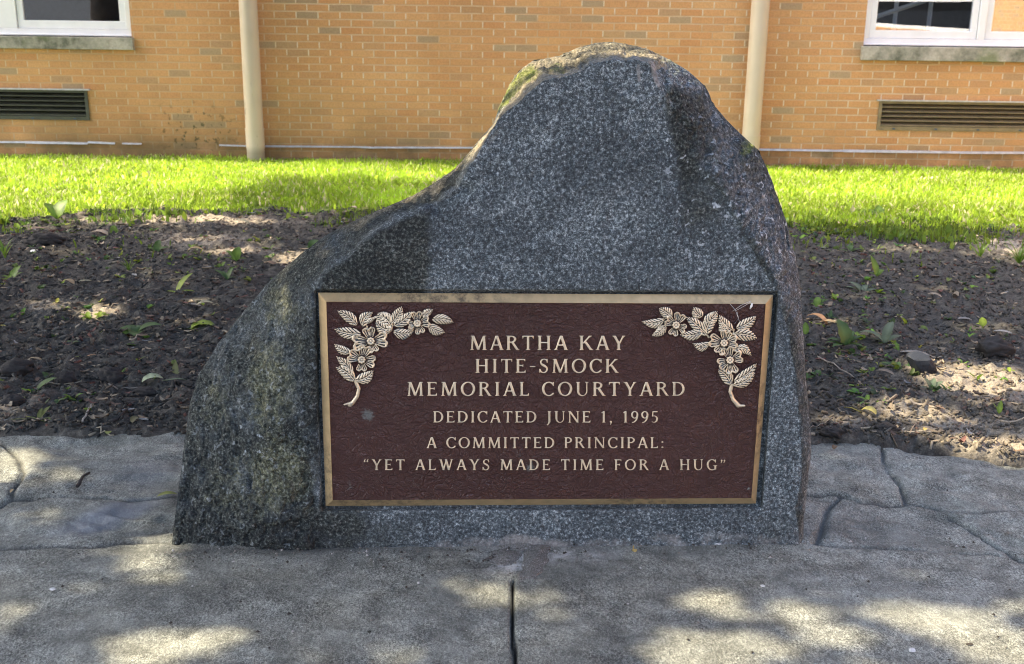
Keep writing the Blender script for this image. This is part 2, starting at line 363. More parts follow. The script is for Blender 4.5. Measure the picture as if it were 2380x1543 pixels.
GROOVES = [
 [(-120, 1280), (0, 1276), (127, 1268), (231, 1264), (278, 1259), (318, 1260), (420, 1262)],
 [(30, 1156), (159, 1156), (239, 1156), (294, 1160), (358, 1154), (440, 1144)],
 [(-10, 1029), (0, 1033), (32, 1061), (52, 1097), (40, 1125), (28, 1156)], [(-100, 1122), (0, 1119), (40, 1115)], [(-60, 1190), (0, 1172), (24, 1158)],
 [(1860, 1151), (1879, 1150), (1931, 1148), (1962, 1152), (2002, 1164), (2058, 1170), (2110, 1168)],
 [(2046, 1045), (2062, 1089), (2086, 1121), (2110, 1164), (2149, 1172), (2209, 1188), (2273, 1192), (2380, 1184), (2500, 1180)],
 [(1954, 1156), (1923, 1192), (1899, 1232), (1891, 1260)],
 [(1891, 1260), (1994, 1268), (2094, 1272), (2173, 1280), (2233, 1280), (2312, 1284)],
 [(2213, 1196), (2273, 1236), (2328, 1268), (2364, 1296), (2440, 1330)]]
HAIR = [[(1982, 1387), (1974, 1435), (1942, 1447), (1932, 1475)], [(232, 1264), (228, 1232), (238, 1205), (250, 1190)], [(530, 1300), (528, 1360), (534, 1405), (545, 1420)]]
JOINT = [(1192, 1352), (1190, 1390), (1191, 1440), (1194, 1500), (1197, 1600), (1203, 1750)]
def build_path():
    xs = np.concatenate([np.linspace(-9, -2.02, 60), np.arange(-2.0, 2.2, .0075), np.linspace(2.22, 7, 50)])
    ys = np.concatenate([np.linspace(-6, 1.55, 40), np.arange(1.57, 4.15, .0075)])
    X, Y = np.meshgrid(xs, ys); Z = np.zeros_like(X)
    wx = X+.04*fbm(X*9, Y*9, 4, 5); wy = Y+.028*fbm(X*9, Y*9, 4, 9)
    g = np.full(X.shape, 9.)
    for pl in GROOVES: g = np.minimum(g, pdist(wx, wy, xs_path(pl)))
    wid = .0065+.010*fbm(X*8, Y*8, 3, 12)+.001
    gro = np.exp(-(g/np.maximum(wid, .004))**2)*sstep(-.5, -.05, fbm(X*5, Y*5, 2, 33))
    h = np.full(X.shape, 9.)
    for pl in HAIR: h = np.minimum(h, pdist(wx, wy, xs_path(pl)))
    hair = .5*np.exp(-(h/.0038)**2)
    gap = 1-sstep(.0028, .0060, pdist(X+.003*fbm(X*20, Y*30, 3, 2), Y, xs_path(JOINT)))
    Z += .010*fbm(X*1.4, Y*1.4, 3, 1)+.004*fbm(X*9, Y*13, 4, 2)+.0035*fbm(X*40, Y*40, 3, 6)
    Z += .020*(.10-np.abs(fbm(X*4.5+Y*2, Y*9, 4, 23)))*.28+.006*(.12-np.abs(fbm(X*14, Y*20, 3, 24))); Z += -.016*gro-.004*hair-.02*gap
    # cleft slate steps pressed into the concrete behind the first groove
    back = sstep(2.85, 2.95, Y+.1*fbm(X*2, Y*2, 2, 8)); Z += back*.011*(np.clip(fbm(X*3.1, Y*6, 4, 21)*14, -1, 1)*.6+np.clip(fbm(X*5, Y*9, 4, 25)*16, -1, 1)*.3)
    c = G(253, 1200); sl = np.exp(-(((X-c[0]-(Y-c[1])*.55)/.075)**4+((Y-c[1])/.13)**4))*sstep(-.25, .0, fbm(X*8, Y*8, 3, 40)+.1); bl = pdist(X+.03*fbm(X*12, Y*12, 3, 75), Y+.03*fbm(X*12, Y*12, 3, 76), xs_path([(380, 1273), (700, 1279), (1200, 1274), (1866, 1249)])); gro = np.maximum(gro, .55*np.exp(-(bl/.022)**2)*sstep(-.2, .2, fbm(X*9, Y*9, 3, 77)+.1)); c2 = G(345, 1095)
    sl = np.maximum(sl, .55*np.exp(-(((X-c2[0])/.10)**2+((Y-c2[1])/.10)**2)))
    e = G(1260, 1290); ef = np.exp(-(((X-e[0])/.16)**2+((Y-e[1])/.045)**2)); e = G(1180, 1320); ef = np.maximum(ef, np.exp(-(((X-e[0])/.06)**2+((Y-e[1])/.03)**2)))
    Z = np.where(Y > ybed(X)+.12, Z-.05, Z)
    V = np.stack([X, Y, Z], -1).reshape(-1, 3)
    o = mk('concrete_path', V, gridfaces(*X.shape), CONC, None, True, dict(groove=np.maximum(gro, .8*hair).ravel(), slick=sl.ravel(), gap=gap.ravel(), efflor=ef.ravel()))
    tag(o, kind='structure')
build_path()

def soil_h(X, Y):
    yb = ybed(X)+.05*fbm(X*7, X*0+3, 4, 3)+.03*fbm(X*25, Y*25, 2, 7)
    e = sstep(-.03, .05, Y-yb)
    cl = np.maximum(0, fbm(X*11, Y*11, 3, 15))*.07+np.maximum(0, fbm(X*24, Y*24, 3, 18)-.03)*.07
    z = -.05+e*(.060+.035*fbm(X*2.2, Y*2.2, 3, 11)+.030*fbm(X*7, Y*7, 3, 13)+cl+.012*fbm(X*45, Y*45, 2, 19))
    far = sstep(0, .6, Y-ylawn(X)); return z*(1-far)+far*(-.02)
def dry_sunspot_mask(X, Y):  # pale dry soil; its spots also lighten the colour under the sun patches
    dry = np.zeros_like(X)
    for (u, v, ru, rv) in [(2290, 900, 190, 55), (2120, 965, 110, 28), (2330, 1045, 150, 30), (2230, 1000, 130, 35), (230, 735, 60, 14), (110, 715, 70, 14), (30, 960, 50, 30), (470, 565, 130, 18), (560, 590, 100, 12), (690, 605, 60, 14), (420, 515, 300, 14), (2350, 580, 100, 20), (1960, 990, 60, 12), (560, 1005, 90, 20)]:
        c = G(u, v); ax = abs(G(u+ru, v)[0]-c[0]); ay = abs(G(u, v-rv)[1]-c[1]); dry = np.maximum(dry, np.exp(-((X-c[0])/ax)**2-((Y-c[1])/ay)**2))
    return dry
def build_soil():
    xs = np.concatenate([np.linspace(-9, -4.1, 60), np.arange(-4.05, 4.2, .0145), np.linspace(4.25, 7, 30)]); ys = np.concatenate([np.arange(3.35, 5.4, .0115), np.arange(5.41, 8.9, .02)])
    X, Y = np.meshgrid(xs, ys); Z = soil_h(X, Y)
    dry = dry_sunspot_mask(X, Y)
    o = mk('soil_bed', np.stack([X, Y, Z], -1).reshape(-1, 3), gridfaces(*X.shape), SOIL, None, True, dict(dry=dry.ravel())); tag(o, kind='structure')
build_soil()
def turf_h(X, Y): return .010+.03*fbm(X*1.5, Y*1.5, 3, 31)+.015*sstep(0, .4, Y-ylawn(X))-.05*sstep(YW-1.4, YW, Y)
def build_lawn():
    xs = np.linspace(-9, 7, 260); t = np.linspace(0, 1, 90); X, T = np.meshgrid(xs, t)
    y0 = ylawn(X)+.10*fbm(X*4, X*0, 3, 44); Y = y0+(YW+.02-y0)*T; Z = turf_h(X, Y)-.03*(T == 0)
    tag(mk('lawn', np.stack([X, Y, Z], -1).reshape(-1, 3), gridfaces(*X.shape), TURF, None, True), kind='structure')
build_lawn()

def blades(x, y, z, hgt, wid, col, seed=1):
    n = len(x); r = np.random.default_rng(seed); az = r.random(n)*2*np.pi; ld = r.random(n)*2*np.pi; lean = r.random(n)*.75*hgt
    dx, dy = np.cos(az)*wid/2, np.sin(az)*wid/2; lx, ly = np.cos(ld)*lean, np.sin(ld)*lean
    P = np.empty((n, 6, 3))
    for k, (t, w) in enumerate(((0, .8), (.55, 1.0), (1, .18))):
        cx = x+lx*t*t; cy = y+ly*t*t; cz = z+hgt*t*(1-.25*t*(lean/np.maximum(hgt, 1e-5)))
        P[:, 2*k] = np.stack([cx-dx*w, cy-dy*w, cz], -1); P[:, 2*k+1] = np.stack([cx+dx*w, cy+dy*w, cz], -1)
    b = np.arange(n)[:, None]*6; f = np.concatenate([b+np.array([[0, 1, 3, 2]]), b+np.array([[2, 3, 5, 4]])])
    return P.reshape(-1, 3), f, np.repeat(col, 6, 0)
def build_grass():
    n = 230000; x = rng.uniform(-6.2, 6.2, n); yl = ylawn(x); y = yl-.35+(YW-.02-yl+.35)*rng.random(n)**1.15
    d = y-yl-.14*fbm(x*4, y*4, 3, 44)-.55*fbm(x*1.8, y*2.5, 4, 46)*np.exp(-np.abs(y-yl)/.5)
    dens = sstep(-.16, .22, d)*(.55+.9*(fbm(x*2.5, y*2.5, 3, 50)+.5))
    k = rng.random(n) < dens; x, y = x[k], y[k]; n = len(x); d = d[k]
    cl = fbm(x*3, y*3, 3, 61)
    h = (.016+.042*rng.random(n)**1.4)*(1+1.3*cl); w = .004+.005*rng.random(n)
    broad = rng.random(n) < .10*np.exp(-np.maximum(d, 0)/.9)+.03; w = np.where(broad, .016+.018*rng.random(n), w); h = np.where(broad, .03+.03*rng.random(n), h)
    base = np.array([.28, .425, .035]); t = rng.random(n)[:, None]
    c = base*(.7+.6*t)+np.array([.09, .065, .012])*(rng.random(n)[:, None]**2); c *= ((.75+.5*rng.random(n)**.7)*(1+1.1*fbm(x*1.1, y*1.6, 4, 63)))[:, None]; dry = rng.random(n) < .10; c[dry] = np.array([.62, .56, .36])
    V, f, C = blades(x, y, turf_h(x, y)-.004, h, w, c)
    tag(mk('grass', V, f, GRASS, None, False, dict(col=C)), 'sunlit green lawn grass between the soil bed and the brick wall', 'grass', kind='stuff')
    n = 26000; x = rng.uniform(-4.5, 4.6, n); yl = ylawn(x); y = yl-np.abs(rng.normal(0, .42, n)); k = fbm(x*1.7, y*1.7, 3, 77) > .06+.25*rng.random(n); x, y = x[k], y[k]; n = len(x)
    c = base*.5*(.6+.6*rng.random(n)[:, None])
    V, f, C = blades(x, y, soil_h(x, y)-.004, .02+.04*rng.random(n), .004+.008*rng.random(n), c, 3)
    tag(mk('grass_sprouts', V, f, GRASS, None, False, dict(col=C)), 'thin grass sprouts creeping from the lawn into the dark soil', 'grass', kind='stuff')
build_grass()
def build_weed_fringe():
    r = np.random.default_rng(31); n = 16000; x = r.uniform(-4.4, 4.5, n); yl = ylawn(x); y = yl+.12-np.abs(r.normal(0, .30, n))*np.where(x > 0, 1.25, .75); k = fbm(x*2.3, y*3.2, 4, 171) > np.where(x > 0, .02, .10)+.12*r.random(n); x, y = x[k], y[k]; n = len(x)
    br = r.random(n) < .3; c = np.array([.13, .22, .03])*(.5+.9*r.random(n)[:, None])+np.array([.06, .05, .0])*r.random(n)[:, None]**2
    V, f, C = blades(x, y, np.where(y > yl[k]-.05, turf_h(x, y), soil_h(x, y))-.004, np.where(br, .03+.05*r.random(n), .035+.075*r.random(n)), np.where(br, .018+.026*r.random(n), .004+.006*r.random(n)), c, 9)
    tag(mk('weedy_grass_fringe', V, f, GRASS, None, False, dict(col=C)), 'ragged weedy grass clumps along the edge between lawn and soil', 'grass', kind='stuff')
build_weed_fringe()
def build_mulch():
    n = 26000; y = 3.5+(8.2-3.5)*rng.random(n)**1.5; x = rng.uniform(-.62, .62, n)*y; yb = ybed(x); k = (y > yb+.0+.08*rng.random(n)) & (y < ylawn(x)+.1); x, y = x[k], y[k]; n = len(x)
    L = .006+.026*rng.random(n)**2.4+.0013*y; w = np.minimum(L*.7, .004+.008*rng.random(n)); th = .003+.007*rng.random(n)
    big = rng.random(n) < .02; L = np.where(big, L*1.8, L)
    az = rng.random(n)*np.pi; ti = rng.normal(0, .42, n); ax = np.stack([np.cos(az)*np.cos(ti), np.sin(az)*np.cos(ti), np.sin(ti)], -1); sx = np.stack([-np.sin(az), np.cos(az), rng.normal(0, .3, n)], -1); nz = np.cross(ax, sx)
    P = np.stack([x, y, soil_h(x, y)+.003], -1); V = np.empty((n, 8, 3)); q = 0
    for c in (-1, 1):
        for b in (-1, 1):
            for a in (-1, 1):
                tp = (.55+.45*rng.random(n))[:, None]; V[:, q] = P+ax*(L*a*.5)[:, None]+sx*(w*b*.5)[:, None]*tp+nz*(th*c*.5)[:, None]; q += 1
    f = np.concatenate([np.arange(n)[:, None]*8+np.array([r]) for r in ((0, 2, 3, 1), (4, 5, 7, 6), (0, 1, 5, 4), (1, 3, 7, 5), (3, 2, 6, 7), (2, 0, 4, 6))])
    t = rng.random(n)[:, None]; c = np.array([.054, .052, .044])*(.45+1.6*t**1.5); m = rng.random(n); c[m > .80] = np.array([.13, .105, .075]); c[m > .955] = np.array([.30, .25, .18]); c[(m > .83) & (m < .86)] = np.array([.13, .06, .045])
    dm = np.clip(dry_sunspot_mask(x, y)*1.1, 0, 1)[:, None]*(.35+.65*rng.random(n)[:, None]); c = c*(1-dm)+np.array([.30, .25, .185])*(.5+.7*rng.random(n)[:, None])*dm  # chips lightened in colour inside the same dry, sunlit spots
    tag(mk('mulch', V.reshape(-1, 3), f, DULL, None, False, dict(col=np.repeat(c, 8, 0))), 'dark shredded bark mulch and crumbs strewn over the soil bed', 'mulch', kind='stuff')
build_mulch()
def build_litter():
    V = []; Fc = []; Cc = []; r = random.Random(11); n = 0
    while n < 1500:
        y = 3.6+4.4*r.random()**1.3; x = r.uniform(-.56, .56)*y
        if y < ybed(x)+.04 or y > ylawn(x)+.1: continue
        if float(fbm(np.array(x*1.6), np.array(y*1.6), 3, 91)) < r.uniform(-.25, .12): continue
        n += 1; L = r.uniform(.012, .042)*(1+.06*y); w = L*r.uniform(.22, .6); a = r.random()*6.28; ca, sa = math.cos(a), math.sin(a); z = float(soil_h(np.array(x), np.array(y)))+.006; c1, c2 = r.uniform(-.2, .6)*L, r.uniform(-.1, .5)*w; b = len(V)
        for i, t in enumerate((-.5, -.15, .2, .5)):
            ww = w*(.25, .5, .45, .12)[i]
            for k in (-1, 0, 1): px, py = t*L, k*ww+r.uniform(-.1, .1)*w; V.append((x+px*ca-py*sa, y+px*sa+py*ca, z+c1*t*t*2+c2*abs(k)*.8+.004)); 
        q = r.random(); c = (.42, .34, .23) if q < .25 else (.28, .22, .15) if q < .55 else (.16, .11, .08) if q < .8 else (.20, .10, .08) if q < .88 else (.30, .30, .29) if q < .95 else (.16, .20, .05); k = r.uniform(.6, 1.1); Cc += [tuple(v*k for v in c)]*12
        for i in range(3):
            for k in range(2): Fc.append((b+3*i+k, b+3*i+k+1, b+3*i+k+4, b+3*i+k+3))
    tag(mk('leaf_litter', V, Fc, DULL, None, True, dict(col=np.array(Cc))), 'dry curled leaf fragments littering the soil bed', 'litter', kind='stuff')
build_litter()

# ------------------------------------------------------------------ school building
bld = empty('school_building', (0, YW, 0)); tag(bld, 'orange brick school building with white windows and beige downpipes behind the lawn', 'building')
wx_ = lambda u, v: float(onY(u, v, YW)[0]); wz_ = lambda u, v: float(onY(u, v, YW)[2])
WL_x1 = wx_(304, 60); WL_z0 = wz_(150, 84); SL_z0 = wz_(150, 114); WR_x0 = wx_(2011, 60); WR_z0 = wz_(2200, 108); SR_z0 = wz_(2200, 142)
VL_x1 = wx_(206, 240); VL_z1 = wz_(100, 209); VL_z0 = wz_(100, 278); VR_x0 = wx_(2040, 270); VR_z1 = wz_(2210, 237); VR_z0 = wz_(2210, 304)
TOP = 4.1; WTOP = 2.75
holes = [(WL_x1-3.2, WL_x1, SL_z0, WTOP), (WR_x0, WR_x0+2.9, SR_z0, WTOP), (VL_x1-1.9, VL_x1, VL_z0, VL_z1), (VR_x0, VR_x0+1.9, VR_z0, VR_z1)]
def holed(mb, xs, zs, holes, pt, depth):
    X = sorted(set(xs+[h[0] for h in holes]+[h[1] for h in holes])); Z = sorted(set(zs+[h[2] for h in holes]+[h[3] for h in holes]))
    for a, b in zip(X, X[1:]):
        for c, d in zip(Z, Z[1:]):
            mx, mz = (a+b)/2, (c+d)/2
            if any(h[0] < mx < h[1] and h[2] < mz < h[3] for h in holes): continue
            mb.quad(pt(a, 0, c), pt(b, 0, c), pt(b, 0, d), pt(a, 0, d))
    for (a, b, c, d) in holes:
        mb.quad(pt(a, 0, c), pt(a, depth, c), pt(a, depth, d), pt(a, 0, d)); mb.quad(pt(b, 0, c), pt(b, depth, c), pt(b, depth, d), pt(b, 0, d))
        mb.quad(pt(a, 0, d), pt(b, 0, d), pt(b, depth, d), pt(a, depth, d)); mb.quad(pt(a, 0, c), pt(b, 0, c), pt(b, depth, c), pt(a, depth, c))
WING = 9.0
m = MB(); holed(m, [-16.0, WING], [-.15, TOP], holes, lambda a, d, z: (a, YW+d, z), .3)
m.quad((-16, YW, -.15), (-16, YW+9, -.15), (-16, YW+9, TOP), (-16, YW, TOP)); m.build('wall', BRICK, bld)
wing_holes = [(-8.5, -1.2, .95, 2.9)]
m = MB(); holed(m, [-12.0, YW], [-.15, TOP], wing_holes, lambda a, d, z: (WING+d, a, z), .3); m.build('wall', BRICK_SIDE, bld)
m = MB(); m.box(-16.05, WING, YW-.03, YW+9, TOP, TOP+.12); m.box(WING+.002, WING+9, -12, YW+9, TOP+.001, TOP+.121); m.build('roof', ROOFM, bld)
for x0, x1 in ((holes[0][0]-.3, holes[0][1]+.3), (holes[1][0]-.3, holes[1][1]+.3)):
    m = MB(); y0, y1, z0, z1 = YW+.29, YW+4, .4, 2.9
    m.quad((x0, y1, z0), (x1, y1, z0), (x1, y1, z1), (x0, y1, z1)); m.quad((x0, y0, z0), (x1, y0, z0), (x1, y1, z0), (x0, y1, z0)); m.quad((x0, y0, z1), (x1, y0, z1), (x1, y1, z1), (x0, y1, z1))
    m.quad((x0, y0, z0), (x0, y1, z0), (x0, y1, z1), (x0, y0, z1)); m.quad((x1, y0, z0), (x1, y1, z0), (x1, y1, z1), (x1, y0, z1)); m.build('room', DARKIN, bld)
def window(x0, x1, z0, zs, mull, label, mw=.035, glass=(None,)):
    # z0: frame bottom, zs: sill bottom; mull = x of the mullion centres
    y = YW+.035; f = MB(); fwid = .055
    f.box(x0+.002, x1-.002, y, y+.09, z0+.002, z0+.065); f.box(x0+.002, x1-.002, y, y+.09, WTOP-.07, WTOP-.002)
    f.box(x0+.002, x0+fwid, y+.002, y+.088, z0+.065, WTOP-.07); f.box(x1-fwid, x1-.002, y+.002, y+.088, z0+.065, WTOP-.07)
    f.box(x0+.002, x1-.002, y-.018, y+.0, z0+.004, z0+.02)
    for c in mull: f.box(c-mw, c+mw, y+.002, y+.088, z0+.065, WTOP-.07)
    fr = f.build('window', WHITE, bld, bevel=.004); fr['label'] = label
    edges = [x0+fwid]+sum([[c-mw, c+mw] for c in mull], [])+[x1-fwid]
    for wi, (a, b) in enumerate(zip(edges[::2], edges[1::2])):
        s = MB(); za, zb = z0+.065, WTOP-.07; sw = .062
        s.box(a+.004, b-.004, y+.016, y+.07, za+.002, za+sw+.012); s.box(a+.004, b-.004, y+.016, y+.07, zb-sw, zb-.002)
        s.box(a+.004, a+sw, y+.018, y+.068, za+sw+.012, zb-sw); s.box(b-sw, b-.004, y+.018, y+.068, za+sw+.012, zb-sw); s.build('sash', WHITE, fr, bevel=.004)
        p = MB(); p.box(a+sw-.005, b-sw+.005, y+.04, y+.046, za+sw+.005, zb-sw+.005); p.build('pane', glass[wi % len(glass)] or GLASS, fr)
    b = MB(); b.box(x0-.02, x1+.02, YW-.045, YW+.12, zs, z0-.004); s = b.build('sill', LIME, fr, bevel=.006)
window(holes[0][0], WL_x1, WL_z0, SL_z0, [wx_(10, 30)-1.4, wx_(10, 30)], 'white window with dark glass over the dark green grille', .09, (GLASS_COATED,))
window(WR_x0, holes[1][1], WR_z0, SR_z0, [wx_(2288, 50), wx_(2288, 50)+1.1], 'white window reflecting brickwork over the bronze grille', .035, (GLASS_BRIGHT, GLASS_MIRROR))
m = MB(); yb_ = YW+.34; P1 = [onY(u, 40, yb_) for u in (2083, 2163)]; q0, q1 = onY(2020, 44, yb_), onY(2190, -12, yb_); wz1 = 2.6  # white bars added behind the glass imitate a frame reflected in it
for p in P1: m.tube([(p[0], yb_+.03, .5), (p[0], yb_+.03, wz1)], [.022, .022], 4)
rb = [o for o in bld.children if o.name.startswith('window')][-1]
o = m.build('reflection_bars', WHITE, rb); m = MB(); e = q1+(q1-q0)*2.2; m.tube([tuple(q0-(q1-q0)*.3), tuple(e)], [.022, .022], 4); m.build('reflection_brace', WHITE, rb)
# wing window seen only as a reflection
f = MB(); a, b, c, d = wing_holes[0]; x = WING+.05
f.box(x, x+.08, a, b, c, c+.08); f.box(x, x+.08, a, b, d-.08, d)
for k in range(2):
    yy = a+(b-a)*k; f.box(x+.002, x+.078, yy-.05, yy+.05, c+.08, d-.08)
f.box(x+.003, x+.077, a+.05, b-.05, 1.55, 1.63); fr = f.build('window', WHITE, bld)
p = MB(); p.box(x+.03, x+.036, a+.01, b-.01, c+.01, d-.01); p.build('pane', GLASS, fr)
m = MB(); m.box(WING+.31, WING+4, a-.3, b+.3, .3, 3.2); m.build('room', DARKIN, bld)
def vent(x0, x1, z0, z1, mat, label):
    f = MB(); y = YW-.012; t = .03
    f.box(x0, x0+t, y, y+.1, z0, z1); f.box(x1-t, x1, y, y+.1, z0, z1); f.box(x0+t, x1-t, y+.001, y+.1, z0, z0+t*1.15); f.box(x0+t, x1-t, y+.001, y+.1, z1-t*.7, z1)
    v = f.build('vent', mat, bld); v['label'] = label
    n = 5; hh = (z1-z0-t*1.85)/n
    for k in range(n):
        zb = z0+t*1.15+hh*k; s = MB()
        s.v = [(x0+t, y+.012, zb+hh*.10), (x1-t, y+.012, zb+hh*.10), (x1-t, y+.012, zb+hh*.30), (x0+t, y+.012, zb+hh*.30), (x1-t, y+.085, zb+hh*1.05), (x0+t, y+.085, zb+hh*1.05), (x1-t, y+.085, zb+hh*.85), (x0+t, y+.085, zb+hh*.85)]
        s.f = [(0, 1, 2, 3), (3, 2, 4, 5), (1, 0, 7, 6), (5, 4, 6, 7)]; s.build('slat', mat, v)
    b = MB(); b.box(x0+t, x1-t, y+.11, y+.12, z0, z1); b.build('backing', DARKIN, v)
    b = MB(); b.box(x0-.03, x1+.035, YW-.04, YW-.0125, z1+.004, z1+.016); b.build('drip_edge', FLASH, v)
    for k in range(5):
        b = MB(); xx = x0+.16+k*(x1-x0-.3)/4; b.box(xx-.012, xx+.012, y-.004, y-.0, z0+.008, z0+.022); b.build('screw_tab', DARKIN, v)
vent(VL_x1-1.9, VL_x1, VL_z0, VL_z1, VENTG, 'dark green louvred grille low in the brick wall'); vent(VR_x0, VR_x0+1.9, VR_z0, VR_z1, VENTB, 'bronze brown louvred grille low in the brick wall')
for u, v, lab, sh in ((577, 20, 'beige downpipe with a collar in the grass, beside the mossy brick', 1), (1767, 20, 'beige downpipe rising behind the shoulder of the boulder', 0)):
    x = float(onY(u, v, YW-.1)[0]); y = YW-.1; m = MB(); m.tube([(x, y, -.05), (x, y, 1.2), (x, y, 2.4), (x, y, TOP)], [.083]*4, 40, False)
    p = m.build('downpipe', PIPE, bld, True); p['label'] = lab
    m = MB(); m.tube([(x, y, .10), (x, y, .27)], [.0865, .0865], 48, False); m.tube([(x, y, .27), (x, y, .285)], [.0885, .0885], 48); m.build('collar', PIPE, p)
    for zb in (2.3, 3.6):
        m = MB(); m.box(x-.11, x+.11, YW-.02, YW-.002, zb, zb+.04); m.box(x-.1, x-.088, YW-.1, YW-.02, zb+.001, zb+.039); m.box(x+.088, x+.1, YW-.1, YW-.02, zb+.001, zb+.039); m.build('bracket', PIPE, p)
segs = [(-300, 329, 60, 330), (60, 330, 205, 333), (205, 330, 268, 333), (285, 333, 330, 334), (510, 337, 578, 339), (617, 339, 820, 341), (820, 341, 870, 343), (870, 342, 1100, 343), (1100, 343, 1770, 347), (1768, 347, 1960, 350), (1960, 350, 2230, 354), (2230, 354, 2420, 355), (2420, 355, 2900, 360)]
m = MB()
for i, (a, b, c, d) in enumerate(segs):
    if i in (3, 4, 5, 6, 9): m.build('flashing', FLASH, bld); m = MB()
    p, q = onY(a, b, YW), onY(c, d, YW); t = .006+.004*random.random(); dz = .004*random.uniform(-1, 1); o = .016+.004*(i % 2)
    m.v += [(p[0], YW-o, p[2]-t+dz), (q[0], YW-o, q[2]-t), (q[0], YW-.002, q[2]-t+.012), (p[0], YW-.002, p[2]-t+.012), (p[0], YW-o*.8, p[2]+t*.6+dz), (q[0], YW-o*.8, q[2]+t*.6), (q[0], YW-.002, q[2]+t*1.2), (p[0], YW-.002, p[2]+t*1.2)]
    bb = len(m.v)-8; m.f += [tuple(bb+j for j in f) for f in ((0, 1, 5, 4), (4, 5, 6, 7), (0, 3, 2, 1), (1, 2, 6, 5), (0, 4, 7, 3))]
m.build('flashing', FLASH, bld)

# ------------------------------------------------------------------ memorial boulder
KY = .047; Y0 = float(G(1200, 1271)[1])
LEFT = [(97, 1415), (99, 1385), (112, 1340), (130, 1300), (140, 1240), (165, 1205), (205, 1180), (250, 1160), (290, 1145), (320, 1118), (350, 1092), (390, 1060), (425, 1010), (455, 960), (480, 900), (510, 830), (545, 760), (590, 700), (655, 625), (730, 560), (800, 505), (870, 462), (940, 441), (1060, 425), (1215, 405), (1275, 397), (1420, 388)]
RIGHT = [(97, 1425), (100, 1445), (112, 1500), (135, 1550), (165, 1600), (200, 1640), (240, 1657), (280, 1690), (320, 1730), (350, 1765), (410, 1790), (480, 1815), (530, 1832), (590, 1848), (660, 1859), (760, 1866), (850, 1871), (930, 1878), (1010, 1885), (1060, 1885), (1140, 1875), (1200, 1868), (1245, 1866), (1420, 1862)]
FACE = [(1003, 480), (1064, 436), (1102, 383), (1127, 341), (1155, 292), (1183, 253), (1232, 211), (1263, 186), (1316, 179), (1356, 168), (1372, 152), (1421, 140), (1478, 139), (1514, 152), (1534, 190), (1556, 260), (1600, 350), (1670, 450), (1735, 560), (1790, 660), (1832, 760), (1850, 900), (1860, 1050), (1852, 1250), (1850, 1600), (760, 1600), (745, 1265), (738, 1180), (735, 1090), (737, 1000), (735, 676), (765, 628), (822, 588), (880, 543), (940, 506)]
PLQ = [(740, 680), (1797, 685), (1757, 1170), (757, 1176)]
